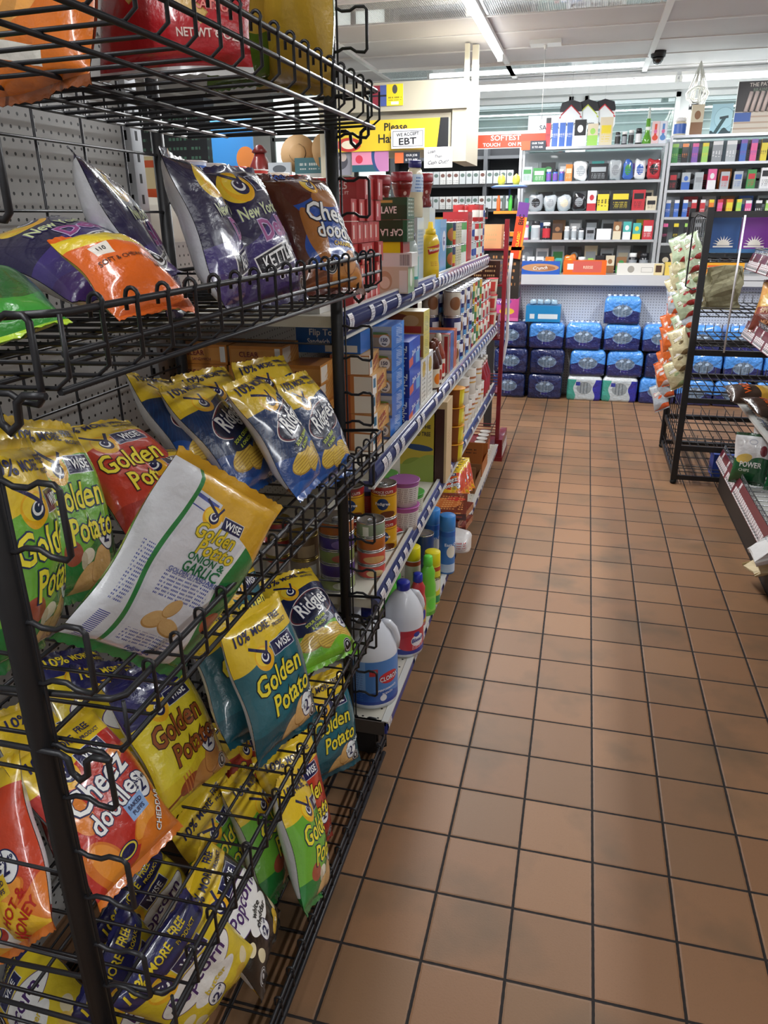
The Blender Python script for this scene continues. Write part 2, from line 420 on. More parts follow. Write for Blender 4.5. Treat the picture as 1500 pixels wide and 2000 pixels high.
# ------------------------------------------------------------------ wire basket rack of snack bags
rack = thing('wire_basket_rack', 'tall black wire rack with five hanging baskets of snack bags in front of the pegboard', 'display rack', (-.95, .04, 0))
RX, RY = -.95, .04
def rp(p): return (p[0]-RX, p[1]-RY, p[2])
Y0, Y1 = -.6, .68
for (x, y, nm) in ((-.78, Y0, 'post'), (-.78, Y1, 'post'), (-1.25, Y0, 'post'), (-1.25, Y1, 'post')):
    b = MB(); b.tube([rp((x, y, .0)), rp((x, y, 2.3))], .0165, 12); part(nm, b, blackm, rack)
# stepped side ladders
for y in (Y0, Y1):
    b = MB()
    for k in range(13):
        zt_, zb_ = .15+.178*k, .06+.178*k
        if zt_ > 2.25: break
        b.tube([rp(p) for p in ((-.78, y, zt_-.003), (-.757, y, zt_+.0), (-.745, y, zt_-.006), (-.725, y, zt_-.006), (-.712, y, zt_+.001), (-.692, y, zt_), (-.686, y, zt_-.006),
                (-.686, y, zb_+.006), (-.692, y, zb_), (-.712, y, zb_+.002), (-.725, y, zb_+.010), (-.745, y, zb_+.010), (-.757, y, zb_+.004), (-.78, y, zb_+.003))], .0036, 6)
    b.tube([rp((-.758, y, .06)), rp((-.758, y, 2.26))], .0026, 5)
    part('side_ladder', b, wire, rack)
    b = MB()
    for k in range(13): b.tube([rp((-1.25, y, .1+.178*k)), rp((-.78, y, .1+.178*k))], .003, 5)
    b.tube([rp((-1.25, y, .03)), rp((-.69, y, .03))], .008, 6)
    part('side_rungs', b, wire, rack)
b = MB()
for k in range(9): b.tube([rp((-1.25, Y0+.16*k, .03)), rp((-1.25, Y0+.16*k, 2.25))], .0032, 5)
for k in range(17): b.tube([rp((-1.247, Y0, .06+.135*k)), rp((-1.247, Y1, .06+.135*k))], .0032, 5)
part('back_grid', b, wire, rack)
def basket(zf, zt_, zback=None):
    """zf floor height, zt_ front rail height"""
    zb2 = zback or zf; b = MB(); xf, xb = -.66, -1.16
    n = 19; ya, yb = Y0+.008, Y1-.008
    for k in range(n):
        y = ya+(yb-ya)*k/(n-1)
        zz = zt_
        hook = [] if k in (0, n-1) else [(xf-.002+.0085*cos(a), y, zz+.004+.0095*sin(a)) for a in (.2, .7, 1.2, 1.57, 1.95, 2.5, 3.14)]+[(xf-.0105, y, zz-.012)]
        pts = [(xb, y, zb2+.05), (xb, y, zb2), (xf-.012, y, zf), (xf+.004, y, zf+.012), (xf+.004, y, zz)]+hook
        b.tube([rp(p) for p in pts], .0027, 5)
    f = MB()
    f.tube([rp(p) for p in ((xb, ya, zb2+.05), (xf-.012, ya, zt_), (xf, ya+.012, zt_), (xf, yb-.012, zt_), (xf-.012, yb, zt_), (xb, yb, zb2+.05), (xb, ya, zb2+.05))], .0042, 6)
    f.tube([rp(p) for p in ((xf+.002, ya, zf+.035), (xf+.002, yb, zf+.035))], .0040, 6)
    f.tube([rp(p) for p in ((xf-.010, ya, zf-.004), (xf-.010, yb, zf-.004))], .0040, 6)
    for x in (-.78, -.92, -1.05): 
        zz = zf+(zb2-zf)*(xf-x)/(xf-xb); f.tube([rp((x, ya, zz-.005)), rp((x, yb, zz-.005))], .0036, 6)
    f.tube([rp((xb, ya, zb2)), rp((xb, yb, zb2))], .0036, 6)
    # end rails bent down into a hanging hook in front of the post
    for y in (Y0-.012, Y1+.012):
        f.tube([rp(p) for p in ((xb, y, zf-.008), (-.80, y, zf-.008), (-.745, y, zf-.008), (-.735, y, zf-.014), (-.733, y, zf-.034), (-.722, y, zf-.044), (-.710, y, zf-.034), (-.708, y, zf-.012), (-.698, y, zf-.004), (-.672, y, zf-.004))], .0042, 6)
    bk = part('basket', f, wire, rack); part('basket_wires', b, wire, bk)
for a in ((1.865, 1.935, 1.855), (1.50, 1.575, 1.49), (1.045, 1.118, 1.035), (.525, .60, .515), (.045, .10, .045)): basket(*a)
b = MB()
for x in (-.665, -1.2): b.tube([rp((x, Y0, .022)), rp((x, Y1, .022))], .007, 6)
part('floor_runner', b, wire, rack)

# ------------------------------------------------------------------ gondola shelving (left of the aisle)
G0, G1 = .70, 3.90
gon = thing('gondola_shelving', 'long cream steel shelving run with blue price rails along the left of the aisle', 'shelving', (-1.0, 2.3, 0))
def gp(mb, *a, **k): 
    x0, x1, y0, y1, z0, z1 = a; mb.box(x0+1.0, x1+1.0, y0-2.3, y1-2.3, z0, z1, **k)
peg = peg_mat('grey_pegboard', 'b9b8b6', .0254)
pegb = thing('pegboard_divider', 'grey perforated steel panel standing behind the black wire rack', 'pegboard', (-1.32, -1.2, 0))
b = MB(); b.box(-.015, .005, -1.8, 1.83, .0, 2.2); part('panel', b, peg, pegb)
b = MB(); gp(b, -1.335, -1.315, .70, G1, .1, 1.60); part('pegboard_panel', b, peg, gon)
slot = design('slotted_upright', 'b4b6ba', [('lines', (0, 1.1, .006, 1.1, 0, .05, .45), '101012')], .35, .6)
b = MB(); b.box(-.010, .025, 1.83, 1.88, 0, 2.2); part('upright', b, slot, pegb)
for y in (2.28, 3.88):
    b = MB(); gp(b, -1.33, -1.295, y-.025, y+.025, 0, 1.62); part('upright', b, slot, gon)
deck_peg = peg_mat('perforated_deck', 'cfcabb', .0508, .075, 'xy')
rail_m = plain('navy_price_rail', '434a78', .22, coat=.4)
tagm = [design('price_tag', 'dfe0e4', [('lines', (0, .008, .012, .007, pi/2, .0022, .5), '55566a'), ('words', (0, .022, .014, .005, 0, .003, .6), '7a3540')], .4),
        design('price_tag_blank', 'd5d6dd', [('words', (0, .015, .013, .012, 0, .005, .5), '5a5c70')], .4)]
tag_me = []
for tm in tagm:
    t_ = MB(); rows = []; uvr = []
    for i in range(5):
        a = -.95+1.9*i/4; rows.append([(.0345*cos(a)*.55+.0022, -.021, .0345*sin(a)*.80), (.0345*cos(a)*.55+.0022, .021, .0345*sin(a)*.80)]); uvr.append([(-.015, .03*i/4), (.015, .03*i/4)])
    t_.grid(rows, 0, uvr, True); tag_me.append(t_.mesh('price_tag', [tm]))
def rail_tags(rail, x, z, ys):
    for i, y in enumerate(ys):
        o = link('price_tag', tag_me[i % 2], rail, (x+1.0, y-2.3, z))
decks = [(1.408, -.775, -.755), (.985, -.70, -.70), (.565, -.70, -.70)]
random.seed(3)
tag_rows = [[.735, .955, 1.10, 1.30, 1.52, 1.72, 1.93]+[2.06+.085*i for i in range(21)],
            [.80, .85, .95, 1.03, 1.28, 1.36, 1.62, 1.78]+[1.95+.10*i for i in range(19)],
            [.76, .83, .93, 1.0, 1.08, 1.16, 1.31, 1.38, 1.5, 1.6, 1.75, 1.9, 2.05, 2.22, 2.3, 2.5, 2.75, 3.0, 3.3, 3.6]]
for (z, x, _), ys in zip(decks, tag_rows):
    b = MB(); gp(b, -1.31, x-.004, G0, G1, z-.022, z+.008)
    sh = part('shelf', b, white_m, gon)
    b = MB()
    prof = [(-.006, .030), (.004, .030)]+[(.0345*cos(a)*.55, .0345*sin(a)*.62) for a in [1.3, .9, .5, .1, -.3, -.7, -1.1, -1.4]]+[(.004, -.036), (-.006, -.036)]
    rows = [[(x+1.0+p[0], y-2.3, z-.01+p[1]) for p in prof] for y in (G0, G1)]
    b.grid(rows, 0, None, True, flip=True)
    for y in (0, 1): b.face(rows[y] if y == 0 else rows[y][::-1], 0)
    rl = part('price_rail', b, rail_m, sh)
    lip = MB(); gp(lip, x-.008, x+.004, G0, G1, z+.018, z+.026); gp(lip, x-.008, x+.010, G0, G1, z-.052, z-.045)
    part('rail_edge', lip, plain('rail_edge_white', 'cfcfc9', .3), sh)
    rail_tags(rl, x, z-.01, ys)
# base deck
b = MB(); gp(b, -1.31, -.655, G0-.03, G1, .135, .150); sh = part('base_shelf', b, deck_peg, gon)
b = MB(); gp(b, -.668, -.652, G0-.03, G1, .105, .148); rl = part('price_rail', b, plain('base_rail_blue', '343c86', .3), sh)
b = MB(); gp(b, -.67, -.648, G0-.03, G1, .146, .153); part('rail_edge', b, plain('rail_edge_white', 'cfcfc9', .3), sh)
rail_tags(rl, -.668, .127, [.70, 1.1, 1.24, 1.33, 1.45, 1.52, 1.62, 1.72, 1.85, 2.05, 2.15, 2.4, 2.6, 2.7, 2.85]+[3.0+.07*i for i in range(12)])
b = MB(); gp(b, -1.3, -.69, G0-.03, G1, .02, .135); part('kick_plate', b, blackm, gon)
b = MB(); gp(b, -1.32, -.66, G0-.035, G0-.022, .10, .15); part('end_bracket', b, plain('brown_bracket', '4c443f', .5), gon)
# ------------------------------------------------------------------ snack bags
FOIL = dict(rough=.30, coat=.55, bump=(38, .5, .0035))
def foil(name, base, layers): return design(name, base, layers, .26, 0, .8, (30, .75, .006, 'Object', 5), .6)
silver_back = {}
def back_mat(accent, name):
    return foil(name, 'd9dade', [('words', (-.02, .15, .075, .10, 0, .006, .5), '8f93a8'), ('rect', (0, .02, .2, .02), accent), ('lines', (.06, .06, .03, .02, pi/2, .003, .5), '4a4a66'), ('ell', (-.06, .25, .03, .018), accent)])
YEL, NAVY, WH = 'e8c42a', '1b1d4f', 'f4f4f2'
def owl(u, v, s=1):      # the round printed eye beside the maker's name
    return [('ell', (u, v, .027*s, .027*s), 'efb21c'), ('ell', (u-.002*s, v+.004*s, .021*s, .019*s), 'f6d23a'), ('ell', (u+.004*s, v-.001*s, .014*s, .014*s), NAVY), ('ell', (u+.003*s, v+.002*s, .0105*s, .0105*s), WH),
            ('ell', (u+.003*s, v+.003*s, .007*s, .0075*s), NAVY), ('ell', (u+.005*s, v+.006*s, .0022*s, .0022*s), WH), ('rect', (u-.008*s, v+.021*s, .026*s, .0035*s, -.55), NAVY), ('rect', (u+.014*s, v+.017*s, .016*s, .003*s, 1.1), NAVY)]
def wise(u, v, s=1, r=.06):
    return [('rect', (u, v, .036*s, .0165*s, r), 'cfd2da'), ('rect', (u, v, .0345*s, .015*s, r), NAVY)]
def badge(u, v, s=1): return [('ell', (u, v, .0245*s, .028*s), NAVY), ('ell', (u, v, .022*s, .0255*s), 'f3f4f6')]
def price(u, v, s=1): return [('$', .014*s, u-.014*s, v, 0, NAVY), ('2', .036*s, u-.002*s, v-.001, .05, NAVY), ('49', .012*s, u+.013*s, v+.010*s, 0, NAVY)]
def chips(col, col2, u, v, s=1):
    return [('ell', (u-.03*s, v-.005, .034*s, .024*s, .5), col2), ('ell', (u-.03*s, v-.003, .032*s, .022*s, .5), col), ('ell', (u+.022*s, v-.012, .036*s, .022*s, -.3), col2), ('ell', (u+.022*s, v-.010, .034*s, .020*s, -.3), col),
            ('ell', (u+.0*s, v+.02, .03*s, .021*s, .9), col2), ('ell', (u+.0*s, v+.021, .0285*s, .0195*s, .9), col)]
def ring(u, v): return [('ell', (u, v, .0165, .0165), 'e6e6e6'), ('ell', (u, v, .0155, .0155), '22222a'), ('ell', (u, v, .0125, .0125), 'e2e2e2'), ('ell', (u, v, .0105, .0105), '22222a'), ('ell', (u, v+.001, .004, .0055), 'cfcfcf')]
TOPT = lambda c=NAVY, v=.272, r=0: [('10%', .030, -.068, v, r, c, None, .15), ('MORE', .022, -.010, v, r, c, None, .1, .9), ('FREE', .018, .046, v+.007, r, c, None, .1, .9), ('PRODUCT', .011, .050, v-.010, r, c, None, .1)]
WISE_T = lambda u, v, r=.06, s=1: [('WISE', .024*s, u, v, r, 'f4f4f4', None, .05, .88)]
def golden(nm, top, body, low, tcol, tout, extra, flavour, fcol, prc=(.045, .098)):
    L = [('below', (.085, .25, .006, 40), low), ('above', (.228, .22, .006, 30, 1), top)]+extra+owl(-.035, .212)+wise(.028, .222)+badge(*prc)+ring(.075, .035)
    T = TOPT()+WISE_T(.028, .222)+[('Golden', .062, -.012, .166, .10, tcol, tout, .22, .80), ('Potato', .060, .010, .113, .10, tcol, tout, .22, .80)]+flavour+price(*prc)
    return dict(front=foil('print_'+nm, body, L), back=back_mat(low, 'back_'+nm), text=T, W=.22, H=.31, seal=top, seal2=low)
KB = {}
chipc = chips('d9a55f', 'b98343', 0, 0)
def shift(L, du, dv): return [(k, (p[0]+du, p[1]+dv)+tuple(p[2:]), c) for k, p, c in L]
KB['green'] = golden('green', YEL, '6cae35', '257a38', 'f2e13c', '20305a', [('ell', (-.055, .075, .022, .020), 'a5503a'), ('ell', (-.020, .066, .019, .012, .3), 'e9e0cc'), ('ell', (-.03, .06, .008, .014), 'cdbfa4')]+shift(chips('dfb273', 'ba8a4a', 0, 0, 1.1), .02, .032), [], None)
KB['teal'] = golden('teal', YEL, '1c6270', '17505e', 'f0dc3a', '14222c', shift(chips('dcae6c', 'b07c3e', 0, 0, 1.1), .03, .038), [('ORIGINAL', .017, .062, .078, .35, 'eaf2f2', None)], None, (.052, .062))
KB['red'] = golden('red', YEL, 'c03a24', 'a12a1e', 'f2dc3c', '3a1418', shift(chipc, .0, .035), [], None)
KB['honey'] = golden('honey', '23225c', 'ead72e', 'e3c92a', '9b5320', '4a2812', [('ell', (-.035, .042, .030, .015, .25), 'a34a22'), ('lines', (-.035, .042, .026, .014, 1.8, .008, .35), 'd07c3a'), ('rect', (-.078, .030, .028, .0025, .2), '8a4a20')]+shift(chips('c98a45', 'a0622c', 0, 0, 1.2), .045, .040), [('HONEY', .017, .072, .118, .25, '9b5320', None), ('BBQ', .017, .078, .100, .25, '9b5320', None)], None, (.050, .095))
def ridg(nm, body, low, lowfrac, accent):
    L = [('lines', (0, .16, .12, .16, 1.2, .006, .12), '17457a' if body == '123160' else body), ('below', (.095, 0, .012, 36), low)]
    for (u, v, r, a) in ((-.045, .072, .045, .22), (.045, .068, .048, -.35), (.0, .06, .04, .1)):
        L += [('ell', (u, v, r, .026, a), 'a8842c'), ('ell', (u, v+.002, r-.002, .024, a), 'e2bf4e'), ('lines', (u, v, r*.85, .018, a, .0065, .35), 'b8913a')]
    L += [('below', (.042, .15, .01, 50), accent), ('above', (.225, .10, .006, 30), YEL), ('ell', (0, .165, .088, .042, .30), 'e9e4e0'), ('ell', (0, .165, .086, .040, .30), '6e1f33'), ('ell', (0, .165, .083, .037, .30), '101a38')]
    L += owl(-.045, .222, .9)+[('ell', (-.02, .112, .05, .02, .25), '14264a')]+badge(.070, .100, .95)+ring(.055, .028)
    T = TOPT()+[('Ridgies', .060, 0, .166, .30, WH, NAVY, .1, .72), ('SOUR CREAM', .012, -.022, .118, .25, 'cfe04a', None), ('& ONION', .012, -.018, .104, .25, 'cfe04a', None)]+price(.070, .100, .95)
    return dict(front=foil('print_'+nm, body, L), back=back_mat('6e1f33', 'back_'+nm), text=T, W=.21, H=.30, seal=YEL, seal2=accent)
KB['ridge_blue'] = ridg('ridge_blue', '123160', '1d4a94', .1, '2b5fae')
KB['ridge_green'] = ridg('ridge_green', '17244a', '6fb52e', .1, '7cc12f')
L = [('above', (.15, .35, .01, 30), '1c1840'), ('below', (.06, 0, .008, 40), '3a2160'), ('ell', (-.03, .232, .040, .034, .5), 'e8c22e')]+owl(-.022, .232, 1.25)+wise(.055, .240, 1.1, .1)+[('rect', (.0, .085, .062, .021, .22), 'eceaea'), ('rect', (.0, .085, .059, .018, .22), '121020')]+badge(.058, .120)+ring(.07, .03)
KB['purple'] = dict(front=foil('print_purple', '3a2c70', L), back=foil('back_purple', 'cfd0d6', [('words', (-.02, .12, .085, .05, 0, .006, .55), '55557a'), ('ell', (-.05, .22, .03, .03), '2c2058'), ('above', (.27,), '241a48'), ('lines', (-.06, .05, .03, .015, pi/2, .003, .5), '303050')]),
    text=WISE_T(.055, .240, .1, 1.1)+[('New York', .034, .0, .180, .12, 'c9d3a0', '4a4270', .2, .8), ('Deli', .058, .012, .142, .12, '9b4a86', 'c8b8dc', .2, .8), ('KETTLE', .036, .0, .086, .22, 'f4f4f4', None, 0, .75), ('CHIPS', .018, .01, .052, .2, 'd8d0e4', None)]+price(.058, .120), W=.21, H=.29, seal='2a2450')
L = [('above', (.215, .2, .01, 30), '5a2416'), ('left', (-.072, 0, .008, 50), '5a2c18'), ('ell', (-.050, .12, .022, .065, .15), 'a8692c'), ('ell', (.02, .205, .05, .025, .2), 'a8692c'), ('below', (.05, .1, .01, 60), '8a4a20')]+shift(chips('c88238', '9a5a20', 0, 0), .03, .035)+owl(-.01, .235, .8)+badge(.070, .075, .9)+ring(-.03, .05)
KB['blue_puffs'] = dict(front=foil('print_blue_puffs', '2350a8', L), back=foil('back_blue_puffs', '4a2018', [('words', (0, .15, .07, .08, 0, .007, .5), '7a4030')]), text=WISE_T(.04, .235, .1)+[('10%', .03, -.05, .268, 0, '2350a8', None), ('Cheez', .060, .012, .165, -.12, WH, '1a1c30', .1, .85), ('doodles', .048, .018, .122, -.10, WH, '1a1c30', .1, .85), ('CARAMEL', .013, .018, .094, -.1, 'f0d040', 'b02818')]+price(.070, .075, .9), W=.21, H=.28, seal='5a2416')
puffs = [('ell', (-.075, .05, .030, .055, .5), 'd9731f'), ('ell', (-.072, .052, .022, .046, .5), 'ee9330'), ('ell', (.04, .07, .055, .022, .5), 'd9731f'), ('ell', (.04, .073, .050, .017, .5), 'f09a36'), ('ell', (.05, .20, .03, .014, .3), 'e98a2a'), ('ell', (-.075, .15, .022, .04, 0), 'e4822a'), ('below', (.035, .5, .01, 60), 'e07a26')]
def doodles(nm, body, T2, tagc, extra):
    L = puffs+extra+[('above', (.238, .12, .006, 30), YEL)]+owl(-.048, .222)+wise(.022, .232)+badge(.066, .125)+[('rect', (.030, .098, .026, .017, .1), tagc)]+[('ell', (-.03, .045, .024, .014), NAVY), ('ell', (-.03, .045, .021, .012), 'e8d24a'), ('ell', (-.03, .045, .017, .009), NAVY)]
    return dict(front=foil('print_'+nm, body, L), back=back_mat('b8301c', 'back_'+nm), text=TOPT()+WISE_T(.022, .232)+[('Cheez', .066, -.012, .178, .18, WH, NAVY, .05, .88), ('doodles', .056, -.004, .130, .22, WH, NAVY, .05, .80), ('BAKED', .012, .030, .104, .1, NAVY, None), ('PUFFS', .012, .031, .091, .1, NAVY, None)]+T2+price(.066, .125), W=.23, H=.31, seal=YEL, seal2='e07a26')
KB['cheddar'] = doodles('cheddar', 'bf2e22', [('CHEDDAR', .019, .072, .066, .95, WH, '5a1010', 0, .9)], '93b6e6', [])
KB['hot_honey'] = doodles('hot_honey', 'c8401e', [('HOT &', .026, .052, .062, .55, 'b82418', None), ('HONEY', .026, .064, .036, .55, 'b82418', None)], 'ecc52a', [('below', (.085, -.5, .01, 40), 'f0bd2a'), ('ell', (-.02, .03, .028, .02), 'f2f0ea'), ('ell', (-.02, .036, .022, .012), 'b02a1a')])
def popc(nm, top, body, toptext, txt2, txt2c):
    L = [('above', (.232, .0, .004, 30), top), ('ell', (.0, .155, .092, .040, .05), '5a3a76'), ('ell', (0, .155, .090, .038, .05), 'f2f1ee'), ('ell', (.01, .105, .055, .026), 'f2f1ee'), ('ell', (-.055, .06, .012, .018, .4), 'eadcb4'), ('ell', (.078, .062, .012, .018, -.4), 'eadcb4'), ('ell', (.04, .035, .022, .016), 'dcb43a'), ('ell', (.055, .045, .014, .016), 'dcb43a'), ('ell', (-.07, .095, .015, .012), 'eadcb4')]
    L += owl(-.048, .212, 1.05)+wise(.022, .215, 1.05, .02)+badge(-.005, .075, .9)+ring(-.075, .03)
    return dict(front=foil('print_'+nm, body, L), back=back_mat('d8a820', 'back_'+nm), text=TOPT(toptext, .262)+WISE_T(.022, .215, .02)+[('Popcorn', .052, 0, .156, .05, '4a2a66', WH, .15, .78)]+txt2+price(-.005, .075, .9), W=.21, H=.29, seal=top, seal2=body)
KB['popcorn_black'] = popc('popcorn_black', YEL, '17120f', NAVY, [('white', .020, .012, .118, .0, '2a2a2a', None), ('cheddar', .020, .014, .100, .0, '2a2a2a', None), ('70', .014, .045, .04, 0, 'f8f0d0', None)], WH)
KB['popcorn_yellow'] = popc('popcorn_yellow', '23255e', 'e2c829', 'efd42e', [('butter', .022, .012, .108, .0, 'd8bc3a', None)], WH)
L = [('left', (-.062, .0, .010, 22, 1), 'd4d6de'), ('left', (-.080, .0, .010, 22, 1), 'd4d6de'), ('right', (.058, 0, .012, 24, .5), '2b8243'), ('right', (.054, 0, .012, 24, .5), 'e9e9ea'), ('right', (.062, 0, .012, 24, .5), '2b8243'),
     ('above', (.262, -.35, .005, 30), 'd9a628'), ('rect', (-.050, .275, .034, .014, -.1), 'd4d6de'), ('rect', (-.050, .275, .030, .010, -.1), '4c5aa4'), ('rect', (-.050, .273, .027, .006, -.1), 'd8dae4'),
     ('left', (-.068, 0, .010, 22, 1), '2b8243'), ('left', (-.076, .0, .010, 22, 1), 'dadce2'), ('words', (-.004, .143, .048, .021, 0, .0062, .5), '4a58a0'), ('words', (-.004, .050, .044, .013, 0, .0060, .5), '4a58a0'),
     ('lines', (-.094, .045, .009, .028, 0, .0032, .5), '4a4f9a'), ('words', (-.095, .14, .010, .05, 0, .006, .5), '5a66a8'), ('ell', (.085, .11, .018, .02), 'b8623e'), ('ell', (-.004, .018, .0065, .0065), '46549c'), ('ell', (.013, .018, .0065, .0065), '46549c')]+shift(chips('d9b075', 'bd8f50', 0, 0, .62), .0, .092)+owl(-.022, .262, .62)+wise(.020, .262, .62, 0)
KB['onion_back'] = dict(front=foil('print_onion_back', 'dcdde4', L), back=KB['green']['front'], text=[('WISE', .016, .020, .262, 0, WH, None), ('Golden', .033, .0, .240, .04, 'e2c62e', '7a7a3a', .22, .8), ('Potato', .033, .014, .217, .04, 'e2c62e', '7a7a3a', .22, .8), ('ONION &', .017, .006, .198, 0, '1f7044', None), ('GARLIC', .025, .006, .181, 0, '1f7044', None, 0, .85), ('GOLDEN STANDARD', .0105, 0, .1685, 0, '3a4a9a', None), ('Follow Us', .011, .0, .030, 0, '3a4a9a', None)], W=.24, H=.33, seal='d9a628', seal2='2b8243')
KB['orange_top'] = dict(front=foil('print_orange_top', 'd9711c', [('ell', (0, .15, .08, .05, .4), 'e8a04a'), ('ell', (-.04, .1, .05, .02, .8), 'c98a38'), ('ell', (.05, .2, .05, .02, -.6), 'c98a38'), ('rect', (-.02, .055, .06, .012, -.25), 'e8e4da')]), back=foil('back_orange_top', '8a4a24', []), text=[('BBQ', .04, 0, .22, .1, WH, '5a2410')], W=.24, H=.32, seal='8a4a24')
KB['red_top'] = dict(front=foil('print_red_top', 'b5202a', [('rect', (-.02, .13, .105, .0105, -.62), 'b08a44'), ('rect', (-.02, .13, .103, .0085, -.62), 'd6b06a'), ('rect', (.00, .16, .09, .0105, .75), 'b08a44'), ('rect', (.00, .16, .09, .0085, .75), 'd6b06a'), ('rect', (.05, .19, .06, .0085, 1.2), 'cfa65e'), ('below', (.012,), 'd8d8d8')]), back=foil('back_red_top', '6a2228', []), text=[('KATSU', .018, .075, .088, 0, 'e88a80', None), ('NET WT 6 OZ', .0155, .066, .050, 0, 'efd8d0', None)], W=.26, H=.32, seal='cfcfcf')
KB['gold_top'] = dict(front=foil('print_gold_top', 'd1ab3a', [('ell', (-.085, .13, .05, .038, 1.3), '14140f'), ('ell', (.02, .05, .07, .04, .3), 'c39a35')]), back=foil('back_gold_top', '7a9a3a', []), text=[('s', .07, -.082, .12, .2, WH, None)], W=.25, H=.34, seal='b89430')
KB['green_top'] = dict(front=foil('print_green_top', '4f7a2a', [('ell', (0, .15, .07, .05), 'c8a84a')]), back=foil('back_green_top', '5a4a30', []), text=[('s', .05, 0, .2, 0, WH, '202020')], W=.22, H=.3, seal='3a5a20')

def bag_shape(W, H, T, seed):
    rnd = random.Random(seed); cr = []
    for k in range(9):
        a = rnd.uniform(-1, 1); cr.append((rnd.uniform(-.9, .9), rnd.uniform(.08, .92), cos(a*1.5), sin(a*1.5), rnd.uniform(.10, .22), rnd.uniform(-.10, .12)))
    ph = [rnd.uniform(0, 6.3) for _ in range(6)]
    s0 = .045
    def th(s, t):
        s = max(-1, min(1, s)); tt = min(1, max(0, (t-s0)/(1-2*s0)))
        e = (1-abs(s)**2.4)**.62 if abs(s) < 1 else 0
        f = (4*tt*(1-tt))**.42 if 0 < tt < 1 else 0
        d = 1
        for (cs, ct, nx, ny, wd, am) in cr:
            q = ((s-cs)*nx+(t-ct)*2*ny)/wd
            d += am*math.exp(-q*q)
        # puckers running in from the seals
        pk = .13*sin(s*13+ph[0]+2*sin(t*5+ph[1]))*(math.exp(-t*9)+math.exp(-(1-t)*9))
        return T*e*f*(d+pk)
    def bend(s, t): return .010*sin(s*2.2+ph[2])*(1-.3*t)+.004*sin(t*9+ph[3])*s
    def edge(s, t):
        w_ = 1-.055*sin(pi*min(1, max(0, t)))**.6
        return s*w_*W/2+.004*sin(t*8+ph[4])*abs(s)
    def seal_wave(s, t):
        k = max(0, 1-min(t, 1-t)/s0); return k*(.0035*sin(s*6+ph[5])+.0018*sin(s*17+ph[1]))
    def P(s, t, side):
        y = bend(s, t)+seal_wave(s, t)
        k = 1.0 if side < 0 else .95
        return Vector((edge(s, t), y+side*(th(s, t)*k+.0006), t*H))
    return P
BAGME = {}
def bag_meshes(kind, seed):
    key = (kind, seed)
    if key in BAGME: return BAGME[key]
    K = KB[kind]; W, H = K['W'], K['H']; P = bag_shape(W, H, .044, seed)
    n, m_ = 26, 36
    ts = [.045+.91*j/m_ for j in range(m_+1)]; sv = [sin(pi/2*(-1+2*i/n))*.35+(-1+2*i/n)*.65 for i in range(n+1)]
    mb = MB()
    for side, mi in ((-1, 0), (1, 1)):
        rows = [[P(s, t, side) for s in sv] for t in ts]; uv = [[((s if side < 0 else -s)*W/2, t*H) for s in sv] for t in ts]
        mb.grid(rows, mi, uv, True, flip=(side > 0))
    me = mb.mesh('pouch', [K['front'], K['back']])
    seals = []
    for t0, t1 in ((0, .045), (.955, 1)):
        s_ = MB()
        for side in (-1, 1):
            rows = []
            for q in range(4):
                t = t0+(t1-t0)*q/3
                rows.append([P(sv[i], t, side)+Vector((0, side*.0004*(1 if q in (1,) else 0), (.0014*(1 if i % 2 else -1) if (q == 3 and t1 == 1) or (q == 0 and t0 == 0) else 0))) for i in range(n+1)])
            s_.grid(rows, 0, None, True, flip=(side > 0))
        cc = K['seal'] if t1 == 1 else K.get('seal2', K['seal']); seals.append(s_.mesh('seal', [foil('seal_'+cc, cc, [])]))
    tmp = D.objects.new('tmp', None)
    def fm(u, v, off):
        s, t = u/(W/2), v/H
        p = P(s, t, -1); e = .004
        a = P(s+e, t, -1)-P(s-e, t, -1); c = P(s, t+e, -1)-P(s, t-e, -1); nn = a.cross(c).normalized()
        return p+nn*off
    lm = []; ip = [i for i, q in enumerate(K['text']) if q[0] == '$']; ip = ip[0] if ip else len(K['text'])
    fl = [q for q in K['text'][:ip] if q[0] in ('10%', 'MORE', 'FREE', 'PRODUCT')]; ml = [q for q in K['text'][:ip] if q not in fl]
    for pn, grp in (('brand_lettering', ml), ('banner_lettering', fl), ('price_lettering', K['text'][ip:])):
        if grp: lo = lettering(grp, fm, kind, tmp, .011, pn); lm.append((pn, lo.data)); D.objects.remove(lo)
    D.objects.remove(tmp)
    BAGME[key] = (me, seals, lm); return BAGME[key]
def bag(kind, label, loc, M=None, rot=None, seed=1, group=None, cat='bag of snacks', name='snack_bag', scale=1):
    me, seals, lm = bag_meshes(kind, seed)
    t = thing(name, label, cat, loc, 0, group)
    if M is not None: t.rotation_euler = Matrix(M).to_euler()
    if rot is not None: t.rotation_euler = rot
    t.scale = (scale,)*3
    link('pouch', me, t); link('top_seal', seals[1], t); link('bottom_seal', seals[0], t)
    for pn, q in lm: link(pn, q, t)
    return t
